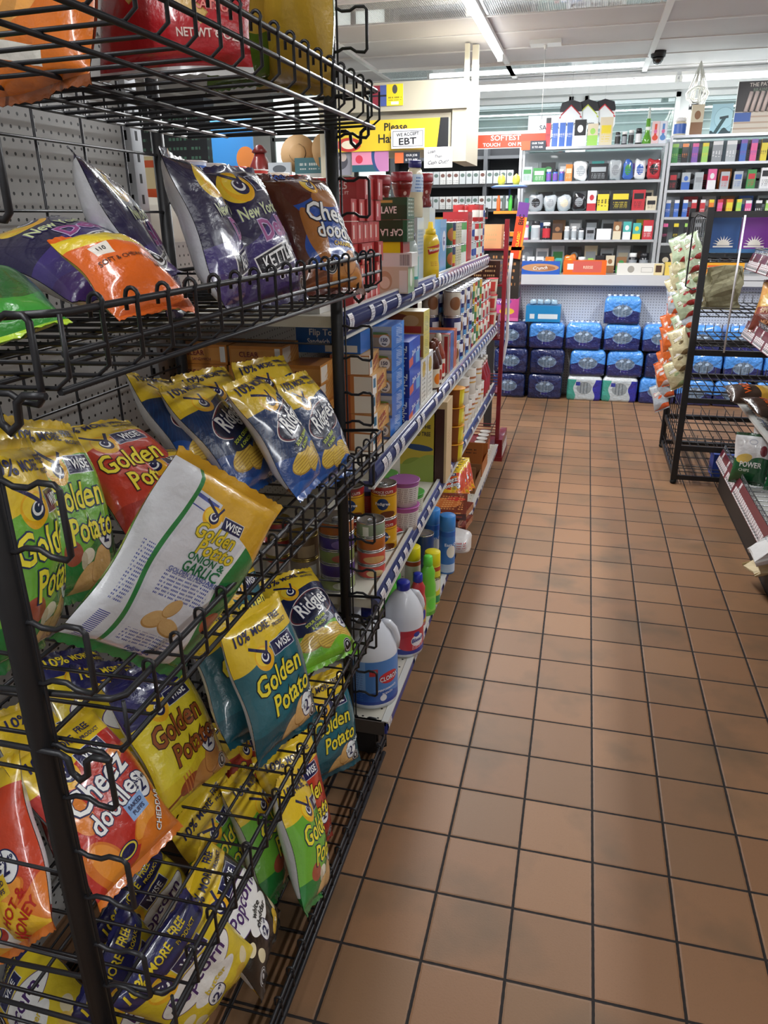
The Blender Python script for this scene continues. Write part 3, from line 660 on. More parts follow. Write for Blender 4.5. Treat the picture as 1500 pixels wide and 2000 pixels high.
BAGS = [
    ('purple', 'dark purple deli chip bag lying flat at the near end of the second basket', (-0.816, -0.195, 1.567), ((0.314, -0.209, -0.926), (0.948, 0.128, 0.292), (0.057, -0.969, 0.239)), 3),
    ('purple', 'dark purple deli chip bag leaning back, nearest of the upright purple bags', (-0.854, -0.01, 1.499), ((-0.417, -0.773, -0.478), (0.894, -0.445, -0.061), (-0.166, -0.453, 0.876)), 1),
    ('purple', 'dark purple deli chip bag leaning between two others like it', (-0.796, 0.117, 1.494), ((-0.308, -0.883, -0.353), (0.943, -0.333, 0.01), (-0.126, -0.33, 0.936)), 2),
    ('purple', 'dark purple deli chip bag with its yellow eye and price disc in full view', (-0.753, 0.224, 1.495), ((0.203, -0.886, -0.417), (0.979, 0.186, 0.08), (0.007, -0.425, 0.905)), 3),
    ('blue_puffs', 'blue and brown cheese puff bag at the far end of the second basket', (-0.688, 0.406, 1.501), ((0.428, -0.804, -0.412), (0.902, 0.358, 0.239), (-0.045, -0.474, 0.879)), 2),
    ('ridge_blue', 'blue and yellow ridged chip bag at the far end of the third basket', (-0.729, 0.502, 1.023), ((0.037, -0.896, -0.442), (0.996, -0.003, 0.089), (-0.081, -0.444, 0.892)), 1),
    ('ridge_blue', 'blue and yellow ridged chip bag second from the far post', (-0.73, 0.302, 1.072), ((-0.126, -0.835, -0.536), (0.989, -0.148, -0.001), (-0.079, -0.53, 0.844)), 2),
    ('ridge_blue', 'blue and yellow ridged chip bag third from the far post', (-0.825, 0.231, 1.091), ((-0.108, -0.746, -0.657), (0.977, -0.203, 0.069), (-0.184, -0.634, 0.751)), 3),
    ('ridge_blue', 'blue and yellow ridged chip bag nearest the pegboard in the third basket', (-0.898, 0.171, 1.118), ((0.033, -0.759, -0.651), (0.936, -0.204, 0.285), (-0.349, -0.619, 0.704)), 1),
    ('green', 'light green onion chip bag cut by the left edge behind the front post', (-0.89, -0.48, 1.079), ((-0.332, -0.938, -0.102), (0.909, -0.347, 0.231), (-0.252, -0.016, 0.968)), 2),
    ('green', 'light green onion chip bag standing behind the white-backed bag', (-0.904, -0.309, 1.08), ((-0.128, -0.924, -0.36), (0.936, -0.232, 0.263), (-0.327, -0.304, 0.895)), 1),
    ('red', 'red and yellow chip bag lying behind the green bags, its eye facing up', (-0.839, -0.111, 1.13), ((0.267, -0.55, -0.791), (0.947, -0.003, 0.321), (-0.179, -0.835, 0.52)), 1),
    ('red', 'red and yellow chip bag whose corner sticks up over the white-backed bag', (-0.755, -0.119, 1.097), ((0.491, -0.376, -0.786), (0.867, 0.125, 0.482), (-0.083, -0.918, 0.387)), 2),
    ('onion_back', 'big white and green chip bag turned back to front across the third basket', (-0.797, -0.396, 1.031), ((0.334, -0.839, 0.429), (0.704, 0.525, 0.479), (-0.627, 0.142, 0.766)), 1),
    ('cheddar', 'red and orange cheddar cheese puff bag leaning in the fourth basket', (-0.859, -0.339, 0.54), ((0.066, -0.759, -0.647), (0.987, -0.047, 0.155), (-0.148, -0.649, 0.746)), 1),
    ('hot_honey', 'orange hot honey puff bag at the bottom left behind the front post', (-0.968, -0.542, 0.533), ((0.765, 0.314, -0.563), (0.061, 0.834, 0.549), (0.642, -0.454, 0.618)), 1),
    ('honey', 'bright yellow honey barbecue chip bag under the white-backed bag', (-0.86, -0.117, 0.512), ((0.104, -0.868, -0.485), (0.984, 0.021, 0.175), (-0.142, -0.496, 0.857)), 1),
    ('teal', 'teal original chip bag half hidden behind the front teal one', (-0.775, 0.015, 0.588), ((0.154, -0.845, -0.513), (0.946, -0.023, 0.322), (-0.284, -0.535, 0.796)), 2),
    ('teal', 'teal and yellow original chip bag leaning on the front rail of the fourth basket', (-0.696, -0.004, 0.595), ((0.172, -0.942, -0.287), (0.983, 0.144, 0.115), (-0.067, -0.302, 0.951)), 1),
    ('ridge_green', 'green and navy ridged chip bag at the far end of the fourth basket', (-0.734, 0.416, 0.522), ((0.521, -0.559, -0.645), (0.849, 0.257, 0.463), (-0.093, -0.788, 0.608)), 2),
    ('teal', 'teal and yellow original chip bag in the bottom basket beside the far post', (-0.757, 0.457, 0.1), ((0.388, -0.89, -0.238), (0.909, 0.325, 0.262), (-0.156, -0.318, 0.935)), 1),
    ('red', 'red and yellow chip bag standing behind the green ones in the bottom basket', (-0.744, 0.177, 0.069), ((0.367, -0.881, -0.298), (0.911, 0.276, 0.305), (-0.186, -0.384, 0.904)), 2),
    ('green', 'green and yellow chip bag nearest the front rail of the bottom basket', (-0.664, 0.018, 0.105), ((-0.169, -0.904, -0.392), (0.834, -0.343, 0.431), (-0.524, -0.254, 0.813)), 3),
    ('green', 'green and yellow chip bag second from the bottom basket front rail', (-0.767, 0.04, 0.091), ((-0.19, -0.849, -0.493), (0.877, -0.372, 0.304), (-0.441, -0.374, 0.816)), 2),
    ('popcorn_black', 'black and yellow white cheddar popcorn bag lying on its side in the bottom basket', (-0.697, -0.181, 0.16), ((-0.284, -0.82, -0.498), (0.959, -0.242, -0.149), (0.002, -0.519, 0.855)), 1),
    ('popcorn_yellow', 'yellow and navy butter popcorn bag at the front corner of the bottom basket', (-0.741, -0.317, 0.195), ((0.283, -0.926, -0.251), (0.857, 0.362, -0.367), (0.43, -0.111, 0.896)), 1),
    ('popcorn_yellow', 'yellow and navy popcorn bag at the back of the fourth basket', (-1.033, -0.171, 0.567), ((0.036, -0.845, -0.534), (0.893, -0.212, 0.396), (-0.448, -0.491, 0.747)), 2),
    ('popcorn_yellow', 'yellow and navy popcorn bag whose navy top touches the white-backed bag', (-0.958, -0.167, 0.549), ((0.041, -0.825, -0.564), (0.86, -0.259, 0.44), (-0.508, -0.503, 0.699)), 3),
    ('red', 'red and yellow chip bag wedged behind the cheddar puffs', (-1.003, -0.287, 0.52), ((-0.042, -0.788, -0.615), (0.912, -0.281, 0.298), (-0.407, -0.548, 0.731)), 3),
    ('ridge_blue', 'blue ridged chip bag whose yellow top rises behind the far two', (-0.821, 0.495, 1.063), ((0.25, -0.851, -0.461), (0.965, 0.179, 0.192), (-0.081, -0.493, 0.866)), 3),
    ('ridge_blue', 'blue ridged chip bag with a crumpled yellow top in the back row', (-0.903, 0.391, 1.06), ((0.166, -0.834, -0.526), (0.984, 0.104, 0.145), (-0.066, -0.541, 0.838)), 2),
    ('green', 'dim green onion chip bag behind the popcorn in the bottom basket', (-0.86, 0.038, 0.102), ((0.069, -0.952, -0.299), (0.982, 0.118, -0.148), (0.176, -0.283, 0.943)), 1),
    ('popcorn_yellow', 'yellow and navy popcorn bag half hidden by the near post', (-0.898, -0.296, 0.08), ((-0.038, -0.98, -0.193), (0.932, 0.035, -0.36), (0.36, -0.194, 0.913)), 3),
    ('popcorn_yellow', 'yellow and navy popcorn bag in the bottom left corner of the basket', (-1.02, -0.411, 0.069), ((0.165, 0.279, -0.946), (0.498, 0.804, 0.324), (0.851, -0.525, -0.006)), 2),
    ('popcorn_yellow', 'yellow and navy popcorn bag leaning in the middle of the bottom basket', (-0.974, -0.127, 0.084), ((0.139, -0.985, -0.102), (0.905, 0.168, -0.391), (0.403, -0.037, 0.915)), 1),
    ('teal', 'yellow topped teal chip bag in the back row of the fourth basket', (-0.886, 0.266, 0.577), ((0.187, -0.883, -0.43), (0.955, 0.06, 0.291), (-0.231, -0.465, 0.855)), 3),
    ('red', 'dark red chip bag deep in the bottom basket', (-0.905, 0.246, 0.066), ((0.176, -0.886, -0.428), (0.88, -0.053, 0.472), (-0.441, -0.46, 0.77)), 1),
    ('orange_top', 'orange and brown puff bag at the near end of the top basket', (-0.97, -0.142, 1.834), ((0.98, 0.197, 0.006), (-0.193, 0.952, 0.237), (0.041, -0.234, 0.972)), 1),
    ('red_top', 'bright red chip bag with crossed fries in the top basket', (-0.827, 0.019, 1.875), ((0.978, -0.197, -0.066), (0.207, 0.947, 0.245), (0.014, -0.254, 0.967)), 2),
    ('gold_top', 'glossy gold chip bag at the far end of the top basket', (-0.787, 0.445, 1.908), ((0.887, 0.454, 0.088), (-0.441, 0.887, -0.136), (-0.14, 0.082, 0.987)), 3),
    ('green_top', 'olive green chip bag squeezed behind the gold one', (-0.877, 0.424, 1.919), ((0.355, -0.927, 0.123), (0.911, 0.314, -0.269), (0.21, 0.207, 0.955)), 1),
]
for kd, lb, p, M, sd in BAGS: bag(kd, lb, p, M=M, seed=sd)
KB['candy'] = dict(front=foil('print_candy', 'e4681c', [('above', (.19, -.25, .006, 30), 'e8cc2a'), ('rect', (-.055, .175, .022, .018), 'f0e8dc'), ('ell', (.07, .22, .02, .012), 'c8401e')]), back=foil('back_candy', 'e2c82a', []), text=[('110', .016, -.055, .178, 0, '2a2a2a', None), ('SOFT & CHEWY CANDY', .020, 0, .135, 0, '3a1a10', None, 0, .8), ('NET WT', .014, .06, .10, 0, '3a1a10', None)], W=.22, H=.27, seal='e4681c')
KB['lime_candy'] = dict(front=foil('print_lime_candy', '3f9a3a', [('left', (-.05,), '52b848'), ('above', (.2,), 'c8d83a'), ('ell', (.03, .12, .06, .06), '2f6a34')]), back=foil('back_lime_candy', '2f7a34', []), text=[], W=.2, H=.25, seal='b8d83a')
bag('candy', 'orange and yellow soft candy bag lying at the front of the second basket', (-.715, -.30, 1.54), M=((0.352, -0.558, -0.751), (0.936, 0.193, 0.295), (-0.02, -0.807, 0.59)), seed=2, scale=.62)
bag('lime_candy', 'green candy bag at the near end of the second basket', (-.86, -.42, 1.525), rot=(radians(-70), 0, radians(60)), seed=1, scale=.8)
import zlib
def H32(x): return zlib.crc32(repr(x).encode())
# ------------------------------------------------------------------ grocery builders
def solid(name, c, **k): return plain(name, c, **k)
def carton(name, label, cat, loc, dims, front='c9c4b8', side=None, top=None, lf=(), ls=(), lt=(), tf=(), ts=(), rz=0, group=None, rough=.4, flap=True):
    """carton with printed front (-y) and right side (+x)"""
    w_, d_, h_ = dims; side = side or front; top = top or side
    key = (front, side, top, str(lf), str(ls), str(lt), rough)
    kid = 'card_%d' % (H32(key) % 10**9)
    mf = design(kid+'f', front, lf, rough, coat=.25); ms = design(kid+'s', side, ls, rough, coat=.25); mt = design(kid+'t', top, lt, rough, coat=.25)
    t = thing(name, label, cat, loc, rz, group)
    b = MB(); b.box(-w_/2, w_/2, -d_/2, d_/2, 0, h_, mis=[0, 1, 0, 1, 2, 2])
    part('carton', b, [mf, ms, mt], t)
    if flap:
        f = MB(); f.box(-w_/2+.002, w_/2-.002, -d_/2-.0006, -d_/2+.012, h_-.0002, h_+.0006); f.box(-w_/2-.0004, w_/2+.0004, d_*.1, d_*.1+.0015, h_-.0001, h_+.0004)
        part('flap', f, mt, t)
    if tf: lettering(tf, lambda u, v, o: (u, -d_/2-o-.0004, v), 'f', t)
    if ts: lettering(ts, lambda u, v, o: (w_/2+o+.0004, u, v), 's', t)
    return t
tin = plain('tin', 'c9cacc', .25, .9); tin_gold = plain('tin_gold', 'b8a05c', .28, .85)
def can(name, label, cat, loc, r, h, base, layers=(), text=(), lid=None, rz=0, group=None, ring_=True, n=22):
    t = thing(name, label, cat, loc, rz, group); lid = lid or tin
    kid = 'can_%d' % (H32((base, str(layers))) % 10**9)
    b = MB(); b.lathe([(r*.98, .004), (r, .006), (r, h*.5), (r, h-.006), (r*.98, h-.004)], n, 0, cap0=False, cap1=False); part('label', b, design(kid, base, layers, .32, coat=.3), t)
    b = MB(); b.lathe([(r*.95, 0), (r*1.015, .001), (r*1.015, .004), (r*.98, .006)], n); b.lathe([(r*.98, h-.006), (r*1.02, h-.004), (r*1.02, h), (r*.95, h+.0005), (r*.93, h-.003), (r*.5, h-.003), (.0001, h-.003)], n, cap0=False)
    part('lid', b, lid, t)
    if ring_:
        b = MB(); pts = [(r*.35*cos(a)*.8, -r*.25+r*.32*sin(a), h-.0005) for a in [2*pi*i/10 for i in range(10)]]; b.tube(pts, r*.035, 5, closed=True); b.box(-r*.1, r*.1, -.0, r*.35, h-.0025, h-.001); part('pull_ring', b, lid, t)
    if text: lettering(text, lambda u, v, o: ((r+o)*sin(u/r), -(r+o)*cos(u/r), v), 'c', t, cut=r*.22)
    return t
def bottle(name, label, cat, loc, prof, body, cap_prof=None, cap='ffffff', band=None, layers=(), text=(), sx=1, sy=1, rz=0, group=None, n=24, rough=.28, handle=None, spec=.5):
    t = thing(name, label, cat, loc, rz, group); R0 = max(p[0] for p in prof)
    kid = 'bot_%d' % (H32((body, str(layers), rough)) % 10**9)
    b = MB(); b.lathe(prof, n, 0, uvr=R0, sx=sx, sy=sy); part('body', b, design(kid, body, (), rough, coat=.3), t)
    if band:                                                     # paper label wrapped on the body between two heights
        z0, z1, bc = band; rr = []
        def rad(z):
            for (r0, a), (r1, c) in zip(prof, prof[1:]):
                if a <= z <= c and c > a: return r0+(r1-r0)*(z-a)/(c-a)
            return R0
        zs = [z0+(z1-z0)*i/6 for i in range(7)]
        b = MB(); b.lathe([(rad(z)+.0007, z) for z in zs], n, 0, cap0=False, cap1=False, uvr=R0, sx=sx, sy=sy)
        part('label', b, design('lab_%d' % (H32((bc, str(layers))) % 10**9), bc, layers, .35, coat=.2), t)
        if text: lettering(text, lambda u, v, o: (sx*(rad(v)+.001+o)*sin(u/R0), -sy*(rad(v)+.001+o)*cos(u/R0), v), 'b', t, cut=R0*.2)
    if cap_prof:
        b = MB(); b.lathe(cap_prof, 20); part('cap', b, plain('cap_'+cap, cap, .35), t)
    if handle:
        b = MB(); b.tube(handle[0], handle[1], 10); part('handle', b, design(kid, body, (), rough, coat=.3), t)
    return t
def cup(name, label, cat, loc, r, h, base, lidc, layers=(), text=(), rz=0, group=None, flare=.8):
    t = thing(name, label, cat, loc, rz, group)
    def rad(z): return r*(flare+(1-flare)*z/h)
    b = MB(); b.lathe([(rad(z), z) for z in (0, h*.33, h*.66, h*.97)], 24, 0, uvr=r, cap1=False); part('cup', b, design('cup_%d' % (H32((base, str(layers))) % 10**9), base, layers, .4, coat=.2), t)
    b = MB(); b.lathe([(r, h*.965), (r*1.06, h*.975), (r*1.06, h*.995), (r*1.0, h), (.0001, h+.0008)], 24, cap0=False); part('lid', b, design('cuplid_%s' % lidc, lidc, [('ell', (0, -.3*r, .5*r, .22*r), 'd8d2c0'), ('ell', (.1*r, .3*r, .45*r, .25*r), 'b8a0b0')], .3, coat=.4), t)
    if text: lettering(text, lambda u, v, o: ((rad(v)+.0005+o)*sin(u/r), -(rad(v)+.0005+o)*cos(u/r), v), 'c', t, cut=r*.22)
    return t
Q = pi/2
Z1, Z2, Z3, Z4 = 1.4165, .9935, .5735, .1505
# ---- top shelf
carton('white_carton', 'plain white carton on the top shelf left of the red foil boxes', 'carton', (-1.0, .80, Z1), (.30, .11, .335), 'dcdcd8', 'e2e2de')
foil_l = [('rect', (0, .03, .026, .0025), 'e7b9b0'), ('right', (.018,), 'c8504a')]
for row in range(6):
    for k in range(5):
        if row == 5 and k < 2: continue
        y = .90+.0605*k
        pos = ['bottom', 'second', 'third', 'fourth', 'fifth', 'top'][row]
        carton('foil_box', 'red foil box in the stack beside the white carton', 'box', (-.935+.006*((row*k) % 3-1), y, Z1+.059*row), (.30, .058, .0575), 'a5201f', 'b3292a', 'a8302e',
               lf=[('right', (.125,), 'b8383a')], ls=[('rect', (0, .030, .022, .022), 'c24440'), ('rect', (-.008, .03, .006, .018), 'e9cfca')],
               tf=[('25', .026, .085, .036, 0, 'e6c8c0', None), ('SQ. FT', .012, .085, .016, 0, 'e6c8c0', None)] if (row == 5 and k == 2) else (), group='red foil boxes stacked on the top shelf', flap=False)
carton('seasoning_box', 'cream box with a garlic bulb print at the foot of the coffee stack', 'box', (-.80, 1.40, Z1), (.125, .10, .088), 'd8cbb4', '7ea070', 'e6e0d0', lf=[('ell', (-.02, .042, .026, .032), 'c9a888'), ('ell', (-.02, .036, .018, .02), 'ead8c4'), ('rect', (.045, .04, .014, .036), 'f0ece4')], ls=[('ell', (0, .05, .02, .03), 'd8dccc')])
carton('barcoded_box', 'white box with a barcode under the yellow box in the coffee stack', 'box', (-.795, 1.40, Z1+.088), (.14, .10, .044), 'e4e4e2', 'dadad8', lf=[('lines', (.045, .022, .018, .017, Q, .004, .5), '303030')])
carton('bouillon_box', 'bright yellow box under the green coffee bricks', 'box', (-.81, 1.40, Z1+.132), (.11, .10, .036), 'e2d81c', '8c2c24', lf=[('right', (.045,), '9c2f28')])
for i, (tx, up) in enumerate((('CAF LA LL', 1), ('LLAVE', 0))):
    carton('coffee_brick', ('upside-down green coffee brick, the lower of two' if up else 'green coffee brick on top of the upside-down one'), 'coffee', (-.80, 1.40, Z1+.168+.07*i), (.12, .11, .068), '0e4a34', '2f6a52', '1a5a40',
           lf=[('above', (.045,), '14583e'), ('rect', (-.02, .056, .03, .004), 'c0a85a')] if not up else [('right', (.045,), '1c6a4a')], ls=[('words', (0, .035, .04, .028, 0, .012, .4), 'c8d4cc')],
           tf=[(tx, .030, -.008, .030, pi if up else 0, 'e9eee8', None, 0, .8)], rough=.25)
jarp = [(.030, 0), (.036, .004), (.036, .012), (.030, .035), (.028, .05), (.034, .075), (.039, .09), (.039, .105)]
for i, (x, y, z, lb) in enumerate(((-.90, 1.60, 1.667, 'dark red coffee jar half hidden behind the foil boxes'), (-.85, 1.74, 1.683, 'dark red coffee jar standing free above the green bricks'), (-.86, 2.20, 1.70, 'dark red coffee jar behind the dressing bottle'))):
    bottle('coffee_jar', lb, 'jar', (x, y, z), jarp, '6e1a18', [(.0400, .104), (.0405, .106), (.0405, .134), (.038, .136), (.0001, .1365)], '8c1524', sx=1, rough=.2, rz=Q*.4, band=(.055, .075, '7a1c1a'), layers=[('ell', (0, .062, .008, .007), 'c8a8a0')])
for k, (y, z1) in enumerate(((1.60, 1.667), (1.75, 1.683))):
    for j in range(2):
        hh = (z1-Z1)/2-.001
        carton('coffee_carton', 'brown carton under the red coffee jars, behind the green bricks', 'carton', (-.90, y, Z1+j*(hh+.001)), (.13, .12, hh), '5a3a2a', '6a2a22', group='cartons under the coffee jars')
bottle('dressing_bottle', 'tall cream dressing bottle with a blue cap standing above the other bottles', 'bottle', (-.845, 1.95, 1.660), [(.030, 0), (.034, .004), (.034, .06), (.031, .075), (.034, .09), (.034, .15), (.028, .175), (.022, .186)], 'd8cfb0', [(.024, .184), (.026, .186), (.026, .208), (.022, .211), (.0001, .2115)], '27276e', band=(.095, .16, 'c4d8ec'), layers=[('words', (.02, .12, .04, .03, 0, .012, .5), '3a6ab0')], rz=Q*.6, sx=1.1, sy=.8)
for j, (y, c, c2, lb) in enumerate(((1.95, 'cfd6da', 'b0c4d4', 'pale box stack under the dressing bottle'), (2.2, 'd6dad8', 'a8bccc', 'pale box stack under the rear coffee jar'))):
    carton('pale_carton', lb, 'carton', (-.885, y, Z1), (.13, .13, (1.66 if j == 0 else 1.70)-Z1-.001), c, c2, ls=[('words', (0, .16, .05, .06, 0, .014, .5), '5a8ab8'), ('above', (.2,), 'd4e2ea')])
bottle('water_bottle', 'slim clear bottle with a teal label and navy cap behind the coffee bricks', 'bottle', (-.785, 1.60, Z1), [(.026, 0), (.030, .004), (.030, .12), (.024, .15), (.014, .17)], 'a8b4b4', [(.016, .168), (.017, .17), (.017, .19), (.0001, .191)], '1c2050', band=(.03, .11, '3aa4a0'), layers=[('rect', (0, .07, .012, .03), 'd8e8e6')], rz=Q*.6)
bottle('mustard_bottle', 'yellow mustard squeeze bottle with a red label near the shelf edge', 'bottle', (-.80, 2.06, Z1), [(.034, 0), (.040, .004), (.040, .05), (.034, .085), (.041, .12), (.040, .145), (.030, .172), (.021, .180)], 'dcb81e', [(.022, .178), (.023, .180), (.021, .197), (.012, .200), (.009, .226), (.0001, .227)], 'e2c020', band=(.035, .15, 'dcb81e'), layers=[('rect', (0, .118, .034, .015, .2), 'b02a24'), ('words', (0, .058, .02, .01, 0, .007, .5), 'b06a1e')], text=[("Mustard", .016, 0, .118, .2, 'f0e8d8', None)], rz=Q*.55, sx=1.05, sy=.8)
carton('pasta_box', 'tall light blue box with a round label behind the mustard bottle', 'box', (-.835, 2.40, Z1), (.06, .16, .235), '7ab0e0', '6ea4d8', ls=[('ell', (.02, .14, .045, .045), 'd8dcea'), ('above', (.2,), '8cb8e4')], ts=[('G', .05, .01, .14, 0, '5a3a9a', None)], lf=[('words', (0, .1, .02, .07, 0, .012, .5), 'c8dcf0')])
CAN_D = [('1f5a3c', [('ell', (0, .055, .03, .03), 'a85a2a')]), ('22305e', [('rect', (0, .05, .03, .02), 'd0b83a'), ('below', (.03,), 'b83a2a')]), ('c8c4b0', [('words', (0, .06, .05, .03, 0, .012, .4), '6a7a5a')]), ('dfe2e0', [('above', (.07,), '5a9a5a')]), ('b8c4c8', [('ell', (0, .05, .03, .02), '2a4a9a')]), ('a82a2c', [('rect', (0, .05, .05, .02), 'e4e0d8')])]
nm_ = ['green bean', 'navy vegetable', 'cream soup', 'white and green milk', 'pale blue milk', 'red tomato']
def can_rows(z, xs, ys, r, h, cols, tiers, what, shelf, z_gap=.001):
    for j, y in enumerate(ys):
        c = cols[j % len(cols)]
        for i, x in enumerate(xs):
            for tr in range(tiers if isinstance(tiers, int) else tiers[j % len(tiers)]):
                can('food_can', '%s on the %s' % (what[j % len(what)], shelf), 'can', (x, y, z+tr*(h+z_gap)), r, h, CAN_D[c][0], CAN_D[c][1], rz=Q*.8+.2*i, group='%s on the %s' % (what[j % len(what)], shelf), n=16, ring_=False)
can_rows(Z1, (-.825, -.92), [2.56, 2.65, 2.74, 2.83, 2.92, 3.01], .038, .11, [0, 1, 2, 2, 3, 3], [2, 2, 2, 2, 1, 2], ['green bean can behind the light blue box', 'navy vegetable can stacked past the light blue box', 'cream soup can in the middle', 'cream soup can in the middle', 'white and green milk can toward the far end', 'white and green milk can toward the far end'], 'top shelf')
carton('cracker_box', 'tall red box rising over the cans at the far end of the top shelf', 'box', (-.87, 3.22, Z1), (.14, .17, .27), 'b42a34', 'a8242e', ls=[('words', (0, .2, .05, .03, 0, .014, .4), 'd88a88'), ('right', (.07,), 'e4dcdc')], lf=[('words', (0, .2, .05, .03, 0, .014, .4), 'd88a88')])
carton('rice_carton', 'pale green and white carton with a blue dot pattern before the red box', 'box', (-.90, 3.06, Z1+.111), (.14, .12, .09), 'dfe6e2', '9ac49a', lf=[('ell', (-.03, .05, .02, .018), '3a7ac0'), ('ell', (.03, .05, .02, .018), 'c8503a')]) if False else None
can_rows(Z1, (-.83, -.92), [3.38, 3.47, 3.56, 3.65, 3.74, 3.82], .036, .105, [4, 4, 5, 3, 5, 4], [2, 1, 3, 2, 3, 3], ['pale blue milk can past the tall red box', 'pale blue milk can past the tall red box', 'red tomato can at the far end', 'white and green can at the far end', 'red tomato can at the far end', 'pale blue can in the last row'], 'top shelf')
# ---- second shelf
org = dict(front='c07a34', side='c88a44', top='b87a3a', lf=[('rect', (.0, .028, .075, .018), 'cf9048'), ('rect', (.066, .028, .008, .022), 'e4e0da')], ls=[('rect', (-.03, .028, .03, .022, 0), 'e6ddd0'), ('lines', (.03, .028, .05, .02, .5, .012, .3), 'd8a864')])
for c_, (x, y, n, dz) in enumerate(((-1.21, .78, 6, .056), (-1.04, .775, 6, .056), (-.90, .79, 5, .057))):
    for k in range(n):
        col = (c_ == 1 and k == 5)
        carton('sandwich_bag_box', 'orange and white box of sandwich bags in the dim stacks at the near end', 'box', (x+.006*((k*7) % 3-1), y, Z2+dz*k), (.16 if c_ < 2 else .10, .13, dz-.001), tf=[('CLEAR', .020, -.02, .032, 0, '7a2018', 'd8b890'), ('SANDWICH', .011, 0, .014, 0, '7a2018', 'd8b890')], group='orange boxes of sandwich bags on the second shelf', rz=.02*((k*5) % 3-1), flap=False, **org)
for k, (rz, dx) in enumerate(((.02, 0), (-.08, .012), (.10, -.004), (-.04, .008), (.06, -.01))):
    carton('sandwich_bag_box', ('orange sandwich bag box, %s of the skewed stack behind the far post' % ['bottom one', 'second up', 'middle one', 'second from the top', 'topmost'][k]), 'box', (-.80+dx, .95, Z2+.0585*k), (.12, .17, .0575), 'b8743a', 'd09a58', 'd8b078', rz=rz,
           lf=[('rect', (.03, .028, .028, .026), 'e2dccf'), ('left', (-.01,), '9a4a24')], ls=[('left', (-.045,), 'e8e4de'), ('rect', (-.065, .034, .012, .014), '2a6a8a'), ('lines', (.02, .028, .05, .024, .6, .014, .3), 'e4c088')],
           ts=[('CLEAR', .022, -.005, .036, .25, 'b03a28', 'f0e4d0'), ('SANDWICH', .013, .0, .018, .25, 'b03a28', 'f0e4d0')], flap=False)
carton('flip_top_bag_box', 'bright blue box of flip top sandwich bags over the orange boxes behind the far post', 'box', (-.875, .945, Z2+.2935), (.20, .13, .085), '2463b4', '2463b4', tf=[('Flip Top', .026, -.015, .058, 0, 'e8eef6', None), ('Sandwich Bags', .022, -.01, .032, 0, 'e8eef6', None, 0, .85)], lf=[('rect', (.04, .014, .05, .010), 'd8d4cc')])
for k in range(5):
    carton('sandwich_bag_box', ('grey and blue box of 150 sandwich bags, %s of five in its stack' % ['lowest', 'second', 'third', 'fourth', 'topmost'][k]), 'box', (-.748+(-.006 if k == 0 else 0), 1.095, Z2+.0715*k), (.070, .17, .0707), '8e99a8', '2a6cc0', '2a62b0',
           lf=[('below', (.045,), '9a8a78'), ('ell', (-.01, .045, .036, .008), 'b87a4a'), ('ell', (-.01, .050, .034, .004), '5a7a3a'), ('above', (.058,), 'a8b0bc'), ('below', (.008,), '3a5a9a'), ('ell', (.012, .028, .0175, .0175), 'e6e6ea')],
           ls=[('words', (.02, .038, .03, .04, Q, .012, .45), 'd8e4f4'), ('right', (.055,), '3a84d8')], tf=[('150', .016, .012, .031, 0, '222c5c', None), ('Bags', .008, .012, .018, 0, '222c5c', None)], flap=False)
for k in range(3):
    carton('zip_bag_box', ('royal blue zip bag box, %s in the stack beside the 150-count boxes' % ['lowest', 'middle one', 'topmost'][k]), 'box', (-.736, 1.285+.008*(k % 2), Z2+.0945*k), (.074, .18, .0935), '1b2f94', '2348b8', '2a50b8',
           ls=[('left', (-.03,), '2a54c0'), ('rect', (-.055, .022, .03, .014, .1), 'd8644a'), ('rect', (.05, .026, .03, .02), '6aa6dc')],
           tf=[('Ziploc', .034, .014, .047, -Q, 'e8ecf6', None, 0, .8)], ts=[('Ziploc', .024, -.02, .050, .1, 'e8ecf6', None), ('Ziploc', .020, .055, .052, .1, 'e8ecf6', None)], flap=False)
for k in range(2):
    carton('baking_cup_box', ['yellow box with a food photo, lower of the pair above the zip bag boxes', 'yellow box marked 100 with a food photo, upper one above the zip bag boxes'][k], 'box', (-.775, 1.48, Z2+.188+.084*k), (.156, .11, .083), 'b8863c', 'd8c84a', 'e0d8c0',
           lf=[('ell', (-.02, .055, .05, .02), '7a3a22'), ('ell', (.03, .05, .03, .02), 'c8a070'), ('rect', (.0, .020, .07, .012), 'b23a20'), ('below', (.006,), 'd8d0c0')], ls=[('words', (0, .04, .03, .03, Q, .014, .4), '6a7a2a')], tf=[('100', .018, -.035, .020, 0, 'f0e0c0', None)])
for k, y in enumerate((1.50, 1.62)):
    carton('wrap_box', ['white box of wrap under the yellow boxes', 'white box of wrap standing behind the yellow boxes'][k], 'box', (-.775, y-.02, Z2), (.14, .11, .187), 'd8d6ce', 'e0ddd4', ls=[('words', (0, .1, .03, .08, 0, .016, .4), '6a6a5a'), ('ell', (0, .14, .03, .03), 'c8a83a')], lf=[('words', (0, .1, .04, .07, 0, .016, .4), 'a89a6a')])
sp = [(.028, 0), (.032, .004), (.032, .11), (.028, .13), (.014, .16), (.012, .175)]
